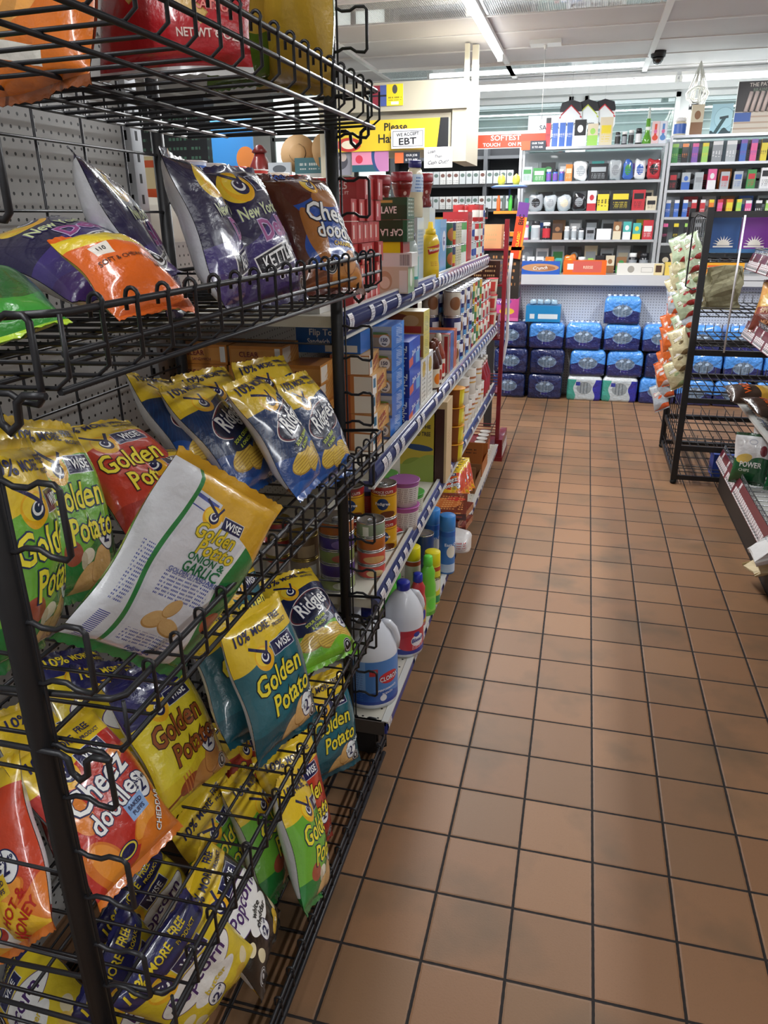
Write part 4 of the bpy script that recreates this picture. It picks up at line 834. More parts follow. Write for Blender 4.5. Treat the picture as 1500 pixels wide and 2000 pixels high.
SAUCE = [(-.722, 1.72, '3a150c', 'd8cdb8', '5a2a1a', 'brown steak sauce bottle with a cream label, nearest the shelf edge', 'e07a1e'), (-.728, 1.81, '4a2010', 'd6d0c0', '6a3420', 'brown sauce bottle with a cream label, next past the nearest one', 'b03a2a'),
         (-.80, 1.74, '2a1410', '3a2018', '8a6a3a', 'dark sauce bottle behind the steak sauce', '5a3a22'), (-.86, 1.80, '1c1210', '2a1a14', '9a8040', 'black sauce bottle deep on the second shelf with a gold cap', '7a6a3a'), (-.82, 1.88, '5a2a14', '8a5a34', 'e2c41c', 'syrup bottle with a tall yellow cap', 'c89a3a'),
         (-.90, 1.90, '20140e', '2e2018', '8c7640', 'black sauce bottle with a gold cap behind the yellow capped syrup', '4a3a2a'), (-.74, 1.95, '8a3a22', 'e0d8c8', 'd8d0c0', 'small red sauce bottle beside the noodle packets', 'b82a22')]
for (x, y, c, lc, cc, lb, ac) in SAUCE:
    hs = 1.25 if cc in ('e2c41c', '9a8040', '8c7640') else 1.0
    bottle('sauce_bottle', lb, 'bottle', (x, y, Z2), [(a, z*hs) for a, z in sp], c, [(.014, .173*hs), (.015, .175*hs), (.014, .20*hs), (.009, .206*hs), (.0001, .207*hs)] if cc != 'e2c41c' else [(.022, .173*hs), (.022, .195*hs), (.013, .20*hs), (.011, .245*hs), (.0001, .246*hs)], cc, band=(.025*hs, .10*hs, lc), layers=[('ell', (0, .06*hs, .018, .022), ac)], rz=Q*.7, n=18)
for k in range(5):
    carton('noodle_packet', ['slim red edged noodle packet, nearest of the upright row', 'slim blue edged noodle packet, second of the upright row', 'slim blue edged noodle packet, third of the upright row', 'slim orange noodle packet, fourth of the upright row', 'slim orange noodle packet, last of the upright row'][k], 'packet', (-.775, 2.05+.045*k, Z2), (.14, .030, .19), ['d8c8c0', '9aa8c8', '9aa8c8', 'd88a5a', 'd88a5a'][k], ['b03a34', '4a62a8', '4a62a8', 'c8643a', 'c8643a'][k], lf=[('rect', (.055, .1, .008, .08), ['a82a2a', '3a52a0', '3a52a0', 'c0582e', 'c0582e'][k])], flap=False)
def tallcans(y0, n, cols, what, z, xs, tiers, r=.042, h=.115, step=.095):
    for j in range(n):
        for i, x in enumerate(xs):
            for tr in range(tiers):
                c, ls_ = cols[(j+tr) % len(cols)]
                can('food_can', what, 'can', (x, y0+step*j, z+tr*(h+.001)), r, h, c, ls_, rz=Q*.8, group=what, n=16, ring_=False)
NAVYC = [('20297a', [('left', (0,), 'c9c2b4'), ('ell', (-.03, .06, .028, .03), '8a5a3a'), ('rect', (.03, .09, .03, .012), 'd8d8e0')]), ('1c2260', [('rect', (.0, .07, .035, .02), 'e0e0e6'), ('below', (.03,), '5a9ad0')])]
tallcans(2.34, 5, NAVYC, 'navy and white bean can stacked in the middle of the second shelf', Z2, (-.745, -.85), 3)
REDC = [('a8261e', [('rect', (.01, .06, .03, .03), 'd8d4b0'), ('ell', (.01, .06, .014, .02), '3a7a3a')]), ('2f6a44', [('rect', (0, .05, .04, .02), 'e4e4dc')]), ('c8a02a', [('rect', (0, .05, .04, .02), '3a7a3a')])]
tallcans(2.84, 4, REDC, 'red, green or yellow vegetable can toward the far end of the second shelf', Z2, (-.75, -.84), 3)
tallcans(3.26, 5, [('b32a26', [('rect', (0, .07, .05, .02), 'e8e0d0')]), ('c8c0b0', [('above', (.07,), 'c0302a')])], 'red and cream can at the far end of the second shelf', Z2, (-.75, -.84), 3, .036, .10, .085)
for k in range(3):
    cup('red_lid_tub', 'small tub with a pink red lid at the far end, %s of three stacked' % ['bottom', 'middle', 'top'][k], 'tub', (-.72, 3.72, Z2+.102*k), .038, .10, 'd8ccb8', 'd83a4a', [('rect', (0, .05, .03, .03), 'c0403a')])
can_rows(Z2, (-1.0, -1.1), [2.0, 2.1, 2.2, 2.3, 2.42, 2.54], .045, .16, [1, 5, 1, 2, 1, 5], 2, ['dim can in the back row']*6, 'second shelf behind the sauces')
# ---- third shelf
cat1 = [('b86a34', [('rect', (.02, .02, .012, .014), 'e0dccc')]), ('4a3a84', [('ell', (.0, .02, .03, .014), '8a74c0'), ('right', (.06,), '8aa04a')]), ('9aa86a', [('ell', (0, .02, .03, .012), 'd8dccc')]), ('503a80', []), ('8a9a5a', [('ell', (0, .02, .03, .012), 'c06a5a')])]
def stack(name, cat, x, y, z, r, h, cols, lab, lid=None, txt=None):
    for k, (c, ls_) in enumerate(cols):
        n_ = len(cols); pos = 'topmost' if k == n_-1 else ('bottom one' if k == 0 else ['', 'second up', 'third up', 'fourth up'][k])
        can(name, lab+', '+pos, cat, (x, y, z+k*(h+.0008)), r, h, c, ls_, rz=Q*.35, lid=lid, text=txt or ())
stack('cat_food_can', 'can', -.835, .775, Z3, .055, .046, [cat1[2], cat1[3], cat1[4], cat1[1], cat1[0]], 'flat cat food can in the stack right behind the far post')
stack('cat_food_can', 'can', -.752, .875, Z3, .046, .048, [('c84a44', [('ell', (0, .02, .03, .012), 'e0c08a')]), ('c8503e', [('ell', (0, .02, .04, .012), 'd8a86a')]), ('b06024', []), ('8a9a80', [('rect', (-.03, .02, .01, .016), 'e4e4dc')])], 'flat orange and green cat food can nearest the shelf edge')
stack('cat_food_can', 'can', -.955, .80, Z3, .047, .078, [('8a7a68', [('rect', (.02, .04, .015, .02), 'd0ccc4')]), ('6a5038', [('rect', (.0, .03, .03, .02), 'a08a6a')])], 'tan gold-lidded can deeper in the shelf behind the far post', tin_gold)
stack('cat_food_can', 'can', -1.06, .84, Z3, .044, .060, [('c8b8a8', [('above', (.04,), 'a83a34')])]*3, 'cream and red can at the back of the third shelf', tin_gold)
stack('cat_food_can', 'can', -.775, .985, Z3, .038, .062, [('c8a88a', [('rect', (0, .03, .014, .02), 'e8e4dc')])]*2, 'small gold-lidded can between the cat food and the dog food', tin_gold)
ped = ('d8a21e', [('above', (.090,), '9c2420'), ('above', (.082,), 'd8a21e') if False else ('rect', (0, .083, .2, .001), '6a1a18'), ('ell', (0, .055, .021, .021), '1d3f74'), ('ell', (.02, .018, .028, .012), '6a3418')])
dogt = [('CHOICE CUTS', .012, 0, .099, 0, 'f0e4d8', None), ('in gravy', .008, 0, .090, 0, 'f0e4d8', None), ('Pedigree', .015, 0, .055, 0, 'f4f4f4', None)]
for k, (x, y) in enumerate(((-.87, 1.055), (-.765, 1.095))):
    for tr in range(2):
        can('dog_food_can', 'yellow and red dog food can, %s of the %s pair' % (['bottom', 'top'][tr], ['inner', 'outer'][k]), 'can', (x, y, Z3+tr*.121), .045, .120, ped[0], ped[1], text=dogt, rz=.15)
bag('red_top', 'small crumpled treat bag in front of the soup cups on the third shelf', (-.74, 1.19, Z3+.01), rot=(radians(-72), .2, 1.2), seed=3, scale=.38)
cups_ = [(-.735, 1.28, 0, 'd9d5d2', 'a8589a'), (-.735, 1.28, 1, 'd9d5d2', '9a5a9a'), (-.745, 1.42, 0, 'd2d8c8', '4aa04a'), (-.83, 1.33, 1, 'c83a4a', '4a8a3a'), (-.83, 1.33, 0, 'c8b8b0', 'a03a3a'), (-.85, 1.17, 0, 'b83a3a', '3a2a5a'), (-.85, 1.17, 1, 'a8242c', '2a2a5a')]
nmc = ['white soup cup with a purple lid, lower of two by the dog food', 'white soup cup with a purple lid, upper of two by the dog food', 'white soup cup with a green lid near the shelf edge', 'soup cup with a green lid standing behind the purple-lidded ones', 'soup cup hidden under the green-lidded one at the back', 'red soup cup low behind the dog food cans', 'red and navy soup cup on top behind the dog food cans']
for (x, y, tr, c, l), lb in zip(cups_, nmc):
    cup('soup_cup', lb, 'cup', (x, y, Z3+tr*.098), .056, .096, c, l, [('words', (0, .045, .05, .03, 0, .008, .5), '7a6a70'), ('above', (.078,), l)], rz=Q*.4, flare=.86)
carton('almond_carton', 'yellow carton reading THE ALMOND TREE behind the soup cups', 'box', (-.80, 1.86, Z3), (.15, .10, .37), 'c9b43a', '6a4a20', 'cfae84', lf=[('ell', (.01, .155, .062, .014, -.1), '2a4a7a'), ('ell', (.0, .06, .07, .05), '8aa03a'), ('above', (.350,), '26366a'), ('below', (.10, .3, .01, 40), '9ab04a')], ls=[('rect', (0, .13, .03, .11), '3a1410')], tf=[('SHAKE THE', .022, .005, .250, 0, '23263a', None), ('ALMOND TREE', .026, .0, .218, 0, '23263a', None, 0, .68)])
carton('snack_display_box', 'open kraft box with a dark window beside the yellow almond carton', 'box', (-.695, 1.88, Z3), (.05, .14, .36), '3a1612', 'cdb48a', 'd8bc94', lf=[('right', (.015,), 'd6bd92'), ('above', (.33,), 'd6bd92')], ls=[('words', (0, .2, .04, .03, 0, .014, .4), 'a0805a')])
for k in range(4):
    cup('chocolate_tub', 'bright yellow tub in the tall stack, %s' % ['bottom one', 'second up', 'third up', 'topmost'][k], 'tub', (-.700, 2.16, Z3+.088*k), .052, .086, 'dcc62a', 'e09a20', [('left', (-.01,), '8a4a1a'), ('rect', (.03, .04, .02, .024), 'e6de6a')], rz=Q*.6, flare=.88)
for k in range(2):
    cup('chocolate_tub', 'yellow tub behind the tall yellow stack, %s' % ['lower', 'upper'][k], 'tub', (-.715, 2.29, Z3+.088*k), .050, .086, 'd8c42c', 'e0a028', [('rect', (.03, .04, .02, .024), '6a8a2a')], rz=Q*.6, flare=.88)
for k in range(5):
    carton('chocolate_box', 'brown and yellow box in the row past the yellow tubs, %s from the near end' % ['first', 'second', 'third', 'fourth', 'fifth'][k], 'box', (-.78, 2.385+.052*k, Z3), (.14, .05, .16), '5a2418', ['d8a23a', '6a2a1c', '7a3020', 'c89a3a', '6a2a1c'][k], ls=[('rect', (0, .09, .018, .04), 'e0c88a')])
for j in range(6):
    for tr in range(2 if j % 2 == 0 else 1):
        can('cream_canister', 'white canister with a brown print on the far half of the third shelf', 'can', (-.745, 2.66+.13*j, Z3+tr*.151), .048, .150, 'd6d0c8', [('rect', (0, .10, .1, .006), 'a86a4a'), ('rect', (0, .075, .1, .004), 'c89a4a'), ('rect', (.03, .04, .02, .015), '5a5a5a')], rz=Q*.8, group='white canisters on the third shelf', n=18, ring_=False, lid=plain('white_lid', 'e0dcd6', .4))
for j in range(3):
    bottle('red_bottle', 'dark red bottle at the end of the third shelf, %s' % ['nearest', 'middle', 'last'][j], 'bottle', (-.74, 3.48+.1*j, Z3), [(.034, 0), (.038, .004), (.038, .14), (.02, .19), (.014, .22)], '8a1a24', [(.016, .218), (.016, .245), (.0001, .246)], 'c8c4bc', band=(.04, .12, 'a02230'), n=16)
# ---- base shelf
jug = [(.058, 0), (.074, .006), (.076, .02), (.076, .165), (.072, .19), (.055, .235), (.034, .268), (.021, .28), (.021, .292)]
bottle('bleach_jug', 'large white bleach jug with a blue label at the near end of the bottom shelf', 'bottle', (-.737, .795, Z4), [(a*1.17, z*1.1) for a, z in jug], 'd9dde6', [(.028, .308), (.0295, .310), (.0295, .337), (.027, .340), (.0001, .3405)], '23309a',
       band=(.022, .185, '4f86cc'), layers=[('left', (-.025,), '7ea6d8'), ('below', (.07, -.1, .006, 40), '2f5cae'), ('words', (-.065, .095, .03, .055, 0, .009, .4), '5a78b8'), ('rect', (.002, .145, .014, .013), 'c03a3a'), ('ell', (.060, .118, .040, .022), 'c22a34'), ('ell', (.060, .118, .037, .019), 'd8343c'), ('below', (.034,), '26449a'), ('ell', (.035, .045, .012, .012), 'e4e8f2')],
       text=[('CLOROX', .024, .060, .118, .06, 'f2f4fa', '2a2a6a', 0, .75), ('PERFORMANCE', .0105, .052, .078, .1, 'f2f4fa', None), ('BLEACH', .011, .050, .062, .1, 'f2f4fa', None)], rz=.35, n=36, sx=1, sy=.92,
       handle=([(.035, 0, .288), (.060, 0, .280), (.077, 0, .258), (.086, 0, .225), (.083, 0, .192)], .013))
jug2 = [(a*.98, z*.90) for a, z in jug]
bottle('bleach_jug', 'smaller white bleach jug with a red and blue label and blue cap', 'bottle', (-.70, 1.115, Z4), jug2, 'd8dbe2', [(.023, .252), (.0245, .254), (.0245, .280), (.022, .283), (.0001, .2835)], '1f2a92',
       band=(.018, .115, 'b8283a'), layers=[('left', (-.035,), 'd4d8e2'), ('below', (.040,), '2c3c94'), ('ell', (.01, .062, .06, .03), 'c43444'), ('ell', (.035, .07, .03, .024), 'e8e9ee'), ('ell', (.030, .095, .014, .010), '2a3c98'), ('words', (.04, .048, .03, .012, 0, .006, .5), 'e8c8cc')],
       text=[('Bleach', .022, .036, .074, .08, '2c2f86', None, .15)], rz=.55, n=32, handle=([(.030, 0, .236), (.054, 0, .226), (.068, 0, .20), (.073, 0, .175), (.069, 0, .15)], .011))
bottle('bleach_jug', 'white bleach jug whose blue cap shows behind the big one', 'bottle', (-.86, 1.05, Z4), jug2, 'd8dbe2', [(.023, .252), (.0245, .254), (.0245, .280), (.022, .283), (.0001, .2835)], '1f2a92', band=(.018, .115, '3a5aa8'), n=24)
clean = [(.030, 0), (.034, .004), (.034, .10), (.028, .125), (.030, .15), (.020, .17), (.016, .178)]
for (x, y, c, cc, lc, lb, sc_) in ((-.79, 1.27, '5ab844', '8adc5a', 'e0e060', 'green cleaner bottle right behind the small bleach jug', 1.1), (-.80, 1.37, '4ab04a', '6ad06a', 'd8e8c8', 'green cleaner bottle in the second row', 1.15), (-.685, 1.30, 'b8343c', '2230a0', 'c89a3a', 'red cleaner bottle with a blue cap beside the bleach', 1.1), (-.665, 1.40, '6cc840', '6ad84a', '8ad85a', 'lime green cleaner bottle at the shelf edge', 1.25), (-.87, 1.24, '2a3c9c', '2230a0', '8a9ac8', 'blue cleaner bottle deep on the bottom shelf', 1.0)):
    bottle('cleaner_bottle', lb, 'bottle', (x, y, Z4), [(a, z*sc_) for a, z in clean], c, [(.018, .176*sc_), (.020, .178*sc_), (.018, .205*sc_), (.013, .208*sc_), (.0001, .209*sc_)], cc, band=(.02, .09, lc), layers=[('ell', (0, .055, .02, .025), cc)], rz=Q*.6, sx=1.1, sy=.85)
spray = lambda r, h: [(r*.95, 0), (r, .003), (r, h*.74), (r*.97, h*.76)]
for (x, y, r, h, c, lc, lb, wd) in ((-.665, 1.50, .033, .235, 'e2d41e', 'd9cf3a', 'yellow capped spray can at the shelf edge', 'LYSOL'), (-.755, 1.53, .033, .235, 'e2d41e', 'dcd8d0', 'yellow capped spray can beside the other, one further in', 'Easy'), (-.655, 1.80, .036, .28, '3f86cf', '3a78c0', 'tall blue spray starch can at the shelf edge', 'Easy On'), (-.735, 1.86, .036, .28, '4088d0', '3d80c8', 'tall blue spray starch can behind the first', 'Easy On')):
    bottle('spray_can', lb, 'spray can', (x, y, Z4), spray(r, h), lc, [(r*.98, h*.755), (r, h*.76), (r*.98, h*.99), (r*.9, h), (.0001, h)], c, band=(.01, h*.74, lc), layers=[('above', (h*.66,), 'b84a34' if c == 'e2d41e' else '2a62b4'), ('ell', (0, h*.4, .024, .03), 'e8e4d8'), ('below', (h*.18,), '2a8a5a' if c == 'e2d41e' else 'b8cce4')], text=[(wd, .020, 0, h*.52, 0, '3a2a2a' if c == 'e2d41e' else 'e8f0fa', None)], rz=Q*.5)
can('scouring_powder', 'dark blue powder can with a white sticker on its top', 'can', (-.735, 1.68, Z4), .040, .235, '1c3a6c', [('below', (.08, 1, 0), '4a8ac8')], rz=.4, ring_=False)
bag('red_top', 'white plastic bag hanging over the bottom shelf edge', (-.66, 2.05, Z4+.05), rot=(radians(-80), 0, radians(60)), seed=2, scale=.01) if False else None
for k in range(4):
    carton('wafer_packet', 'brown and red wafer packet, %s of the pile on the bottom shelf' % ['lowest', 'second', 'third', 'topmost'][k], 'packet', (-.76, 2.30, Z4+.036*k), (.24, .30, .034), '4a1812', '8a4a2a', '6a2418', rz=.12*((k % 2)*2-1), ls=[('words', (0, .018, .13, .014, 0, .012, .4), 'd8884a')], lf=[('rect', (0, .018, .10, .003), '9a3a2a')], rough=.2, lt=[('ell', (0, 0, .09, .07), 'c06a34'), ('ell', (.06, .06, .05, .03), 'b8302c'), ('words', (0, 0, .1, .1, 0, .03, .4), 'd89a5a')])
for k in range(5):
    bag('hot_honey', 'orange biscuit packet leaning in the bottom shelf carton, %s from the near end' % ['first', 'second', 'third', 'fourth', 'fifth'][k], (-.755+.01*k, 2.50+.05*k, Z4+.08), rot=(radians(-42), 0, .25+.05*k), seed=1+k % 3, scale=.62, name='biscuit_packet')
t = thing('open_carton', 'open brown cardboard tray holding packets on the bottom shelf', 'carton', (-.77, 2.98, Z4))
b = MB(); b.box(-.10, .10, -.13, -.127, 0, .16); b.box(-.10, .10, .127, .13, 0, .10); b.box(-.10, -.097, -.127, .127, 0, .12); b.box(.097, .10, -.127, .127, 0, .07); b.box(-.097, .097, -.127, .127, 0, .003)
part('tray', b, plain('kraft', '8a5f3a', .8), t)
t = thing('open_carton', 'orange brown display carton with its lid raised past the cardboard tray', 'carton', (-.77, 3.30, Z4))
b = MB(); b.box(-.10, .10, -.14, -.137, 0, .22); b.box(-.10, .10, .137, .14, 0, .14); b.box(-.10, -.097, -.137, .137, 0, .14); b.box(.097, .10, -.137, .137, 0, .08); b.box(-.097, .097, -.137, .137, 0, .003)
part('tray', b, design('display_card', 'a8632c', [('words', (0, .17, .06, .02, 0, .02, .4), '3a2418')], .6), t)
for k in range(4):
    can('baby_food_jar', 'small jar with a pale lid at the far end of the bottom shelf, %s' % ['nearest', 'second', 'third', 'last'][k], 'jar', (-.73, 3.50+.09*k, Z4), .036, .13, 'a8543a', [('above', (.08,), '6a3a2a')], ring_=False, lid=plain('white_lid', 'e0dcd6', .4))
# white film pack sagging over the base shelf edge
def lumpy(name, label, cat, loc, size, col, layers=(), seed=0, rz=0, n=14, amp=.12, rough=.35, coat=.4, rot=None, partname='pack', bump=None):
    rnd = random.Random(seed); ph = [rnd.uniform(0, 6.28) for _ in range(8)]; t = thing(name, label, cat, loc, rz, rot=rot)
    b = MB(); rows = []; uv = []
    for i in range(n+1):
        th = pi*i/n-pi/2; row = []; ur = []
        for j in range(2*n):
            a = 2*pi*j/(2*n); 
            def se(c, p): return math.copysign(abs(c)**p, c)
            p_ = .5
            x, y, z = se(cos(th), p_)*se(cos(a), p_), se(cos(th), p_)*se(sin(a), p_), se(sin(th), p_)
            k = 1+amp*(sin(3*x+ph[0]+2*z)*.4+sin(5*y+ph[1]-3*z)*.35+sin(7*z+4*x+ph[2])*.3)
            row.append((x*size[0]/2*k, y*size[1]/2*k, (z*k*.95+1)*size[2]/2)); ur.append((x*size[0]/2, (z+1)*size[2]/2))
        rows.append(row); uv.append(ur)
    b.grid(rows, 0, None, True, closed=True, flip=True)
    for fi, f in enumerate(b.f): b.uv[fi] = [((b.v[q][0]), b.v[q][2]) for q in f]
    part(partname, b, design('lump_%d' % (H32((col, str(layers))) % 10**9), col, layers, rough, coat=coat, bump=bump or (30, .7, .006)), t)
    return t
lumpy('rice_bag', 'white plastic pack with red print sagging over the bottom shelf edge', 'bag', (-.665, 2.06, Z4), (.17, .18, .085), 'd6d2d0', [('words', (.03, .05, .04, .02, 0, .012, .5), 'b03a3a')], 4)
lumpy('foil_pouch', 'silver pouch lying behind the white plastic pack', 'bag', (-.77, 2.07, Z4), (.12, .14, .11), '8a8884', (), 6)
# ------------------------------------------------------------------ red end rack at the far end of the run
redm = plain('red_enamel', '7c1220', .35, coat=.3)
t = thing('end_cap_rack', 'dark red steel end rack standing against the far end of the shelving run', 'display rack', (-.88, 4.02, 0))
for x in (-.21, .21):
    b = MB(); b.box(x-.014, x+.014, -.02, .02, 0, 1.645); part('post', b, redm, t)
for z in (.10, .48, .86, 1.22, 1.45):
    b = MB(); b.box(-.20, .20, .02, .24, z, z+.012); part('shelf', b, redm, t)
    b = MB()
    for k in range(5): b.tube([(-.2, .24, z+.015+.022*k), (.2, .24, z+.015+.022*k), (.2, .02, z+.015+.022*k)], .0028, 5)
    part('wire_fence', b, redm, t)
b = MB(); b.box(.205, .25, -.03, .32, .0, .16); b.box(.20, .255, -.04, .36, .0, .03); part('foot', b, redm, t)
b = MB(); b.box(.251, .253, -.0, .30, .03, .11); part('label_strip', b, design('red_strip', 'd8d4d0', [('words', (0, .07, .13, .03, 0, .02, .4), '7a2a2a')], .4), t)
for z, lb, c in ((1.232, 'dark brown packet row on the red end rack under its top shelf', '3a1a12'), (.872, 'red and gold packet on the middle of the red end rack', '7a2418'), (1.462, 'orange and white packet on the top shelf of the red end rack', 'd8a070')):
    carton('packet_box', lb, 'box', (-.88, 4.15, z), (.34, .16, .15), c, c, ls=[('words', (0, .08, .06, .05, 0, .03, .4), 'b88a4a')], lf=[('words', (0, .08, .14, .05, 0, .03, .4), 'c8a070')])
# counter-top lighter stand seen over the end rack
t = thing('lighter_display', 'tiered orange lighter and lip balm display rising behind the red end rack', 'display stand', (-.76, 4.95, 1.06))
om = plain('orange_card', 'd98a2a', .5)
b = MB(); b.box(-.12, -.06, -.03, .03, -1.06, 0); part('pedestal', b, plain('pedestal_dark', '2c2a2a', .6), t)
b = MB(); b.box(-.12, .12, -.10, .10, 0, .36); part('base_box', b, design('dark_card', '2a2420', [('words', (0, .2, .09, .12, 0, .05, .4), 'b07a4a')], .5), t)
b = MB(); b.box(-.13, .13, -.12, .10, .36, .385); b.box(-.12, .10, -.11, .09, .46, .49); b.box(-.10, .12, -.10, .08, .62, .64); part('shelf', b, om, t)
b = MB(); b.face([(-.15, -.125, .385), (.03, -.125, .385), (.03, -.125, .52), ], 0); b.face([(.03, -.121, .385), (-.15, -.121, .385), (.03, -.121, .52)], 0); part('cue_card', b, plain('white_card', 'e6e4e0', .5), t)
lettering([('cue', .045, -.035, .42, 0, '6a6a72', None)], lambda u, v, o: (u, -.1255-o, v), 'c', t)
b = MB(); M4 = Matrix.Translation((.08, -.11, .30)) @ Matrix.Rotation(.12, 4, 'Y'); b.box(-.04, .04, -.01, .01, 0, .40, M=M4); part('side_card', b, design('orange_red_card', 'd8461e', [('right', (.025,), 'e0902a'), ('above', (.3,), '6a3a8a')], .45), t)
lettering([('BIC', .05, 0, .28, Q, '2a2018', None), ('CLASSIC', .03, 0, .14, Q, 'f0d03a', None)], lambda u, v, o: M4 @ Vector((u, -.0105-o, v)), 'c', t)
for k, (x, c) in enumerate(((-.07, 'd8642a'), (-.03, '5a6a6a'), (.02, '4ac04a'), (.06, '3a4a44'))):
    b = MB(); b.lathe([(.014, .64), (.015, .645), (.015, .72), (.008, .735), (.008, .75)], 10, cx=x, cy=-.05); part('tube_of_balm', b, plain('balm_'+c, c, .4), t)
b = MB(); b.lathe([(.13, .80), (.14, .81), (.11, .82), (.0001, .822)], 16); b.tube([(0, .05, .64), (0, .05, .80)], .008, 6); part('top_tray', b, plain('blue_tray', '5a78b0', .5), t)
for x in (-.06, .05):
    b = MB(); b.lathe([(.02, .82), (.03, .85), (.026, .88), (.0001, .90)], 10, cx=x, cy=0); part('yellow_toy', b, plain('yellow_toy', 'd8c83a', .5), t)
# ------------------------------------------------------------------ beige counter booth with hanging signs
beige = plain('beige_panel', 'b3ac98', .55)
t = thing('counter_booth', 'beige boxed-in booth frame with a rolling shutter above the register', 'booth', (-2.4, 5.3, 0))
bb = lambda mb, x0, x1, y0, y1, z0, z1, **k: mb.box(x0+2.4, x1+2.4, y0-5.3, y1-5.3, z0, z1, **k)
b = MB(); bb(b, -2.28, -1.11, 5.0, 5.7, 2.42, 2.615); part('header_box', b, beige, t)
b = MB(); bb(b, -1.22, -1.11, 5.02, 5.68, 2.06, 2.418); part('side_panel', b, beige, t)
b = MB(); bb(b, -2.24, -1.24, 5.06, 5.085, 2.36, 2.40); bb(b, -1.26, -1.235, 5.05, 5.09, 2.06, 2.40); part('shutter_guide', b, plain('guide_tan', 'b4ab96', .5), t)
b = MB()
for k in range(4):
    rows = [[(x+2.4, 5.12-5.3-.014*sin(pi*i/4), 2.16+.058*k+.058*i/4) for x in (-2.24, -1.25)] for i in range(5)]; b.grid(rows, 0, None, True)
part('shutter', b, plain('shutter_tan', 'a89f8c', .55), t)
b = MB(); bb(b, -2.24, -1.25, 5.10, 5.14, 2.10, 2.16); part('shutter_bar', b, plain('guide_tan', 'b4ab96', .5), t)
b = MB(); bb(b, -2.28, -2.20, 5.02, 5.68, 0, 2.418); part('left_panel', b, beige, t)
b = MB(); bb(b, -2.19, -1.10, 5.0, 5.7, 0, 1.0); part('counter', b, plain('counter_laminate', 'b8b4aa', .4), t)
b = MB(); bb(b, -1.17, -1.12, 5.62, 5.67, 2.616, 2.94); bb(b, -1.22, -1.185, 5.55, 5.60, 2.616, 2.94); part('ceiling_strut', b, plain('cream_strut', 'd8d2c0', .5), t)
def sign(name, label, loc, w_, h_, base, layers=(), text=(), rz=0, th=.006, cat='sign', tilt=0, group=None):
    t = thing(name, label, cat, loc, rot=(tilt, 0, rz), group=group)
    b = MB(); b.box(-w_/2, w_/2, -th/2, th/2, 0, h_, mis=[0, 1, 1, 1, 1, 1]); part('board', b, [design('sign_%d' % H32((base, str(layers))), base, layers, .4), plain('sign_edge', 'd8d8d4', .6)], t)
    if text: lettering(text, lambda u, v, o: (u, -th/2-o-.0003, v), 's', t)
    return t
sign('counter_sign', 'wide yellow sign with black end reading Please Have hung under the booth shutter', (-1.73, 4.985, 2.145), .98, .215, 'd9bc2c', [('right', (.40, .12), '16181c'), ('ell', (-.30, .05, .10, .05), 'b8322a'), ('ell', (-.30, .05, .06, .03), 'e0d8c0')], [('Please', .075, .08, .165, 0, '1c1c1c', None), ('Have ID', .085, .08, .085, 0, '1c1c1c', None)], th=.012)
sign('ebt_sign', 'white WE ACCEPT EBT placard hanging in front of the yellow sign', (-1.55, 4.955, 2.155), .26, .135, 'dedee0', [('rect', (0, .067, .118, .054), '3a3c44'), ('rect', (0, .067, .114, .050), 'dedee0')], [('WE ACCEPT', .032, 0, .098, .05, '24252c', None), ('EBT', .066, 0, .050, .03, '16161c', None, 0, 1.3)], rz=-.0)
sign('paper_note', 'handwritten white paper note taped under the yellow sign', (-1.315, 4.975, 2.015), .22, .145, 'dcdcda', [], [('Loan', .030, -.05, .115, .1, '3a3a44', None, .3), ('Then', .028, .0, .080, 0, '3a3a44', None, .3), ('Cash Out!!', .036, 0, .040, .04, '3a3a44', None, .3)], th=.002, cat='paper note')
sign('age_sign', 'small orange and black age notice under the EBT placard', (-1.56, 4.985, 2.055), .20, .075, '262c38', [('left', (-.03,), 'd8683a')], [('OUR JOB', .022, .035, .052, 0, 'd8d8dc', None), ('IS TO ASK', .022, .035, .022, 0, 'd8d8dc', None)], th=.002)
sign('lottery_poster', 'pink poster with a blue oval picture hanging left of the EBT placard', (-1.86, 4.99, 2.00), .30, .26, 'd88aa6', [('below', (.05,), '2a5a6a'), ('ell', (.10, .12, .09, .14), '2a4a7a'), ('ell', (.11, .11, .075, .12), 'b87aa8'), ('ell', (-.09, .09, .03, .03), 'c8324a')], [('Double', .035, -.06, .18, .05, 'b84a78', None, .2)], th=.004, cat='poster')
sign('scratch_ticket_sign', 'red and blue ticket card stuck on the beige booth header', (-1.795, 4.995, 2.455), .14, .14, '8a2a3a', [('left', (-.04,), '4a6a6a'), ('right', (.02,), '4a5a9a'), ('rect', (0, .07, .2, .006), '20202a')], th=.002, cat='sticker')
sign('yellow_age_sticker', 'square yellow sticker on the beige booth header', (-1.66, 4.995, 2.455), .13, .145, 'e2cc28', [('ell', (0, .11, .02, .03), '4a4a4a'), ('words', (0, .05, .05, .014, 0, .02, .5), '5a5020'), ('rect', (0, .018, .03, .01), 'e8e8e0')], th=.002, cat='sticker')
sign('dark_photo_poster', 'grey photo poster at the left end under the booth', (-2.12, 5.01, 1.98), .2, .20, '8a8a94', [('ell', (0, .1, .07, .06), '4a4a54'), ('ell', (.03, .13, .03, .03), 'c0b0a8')], th=.003, cat='poster')
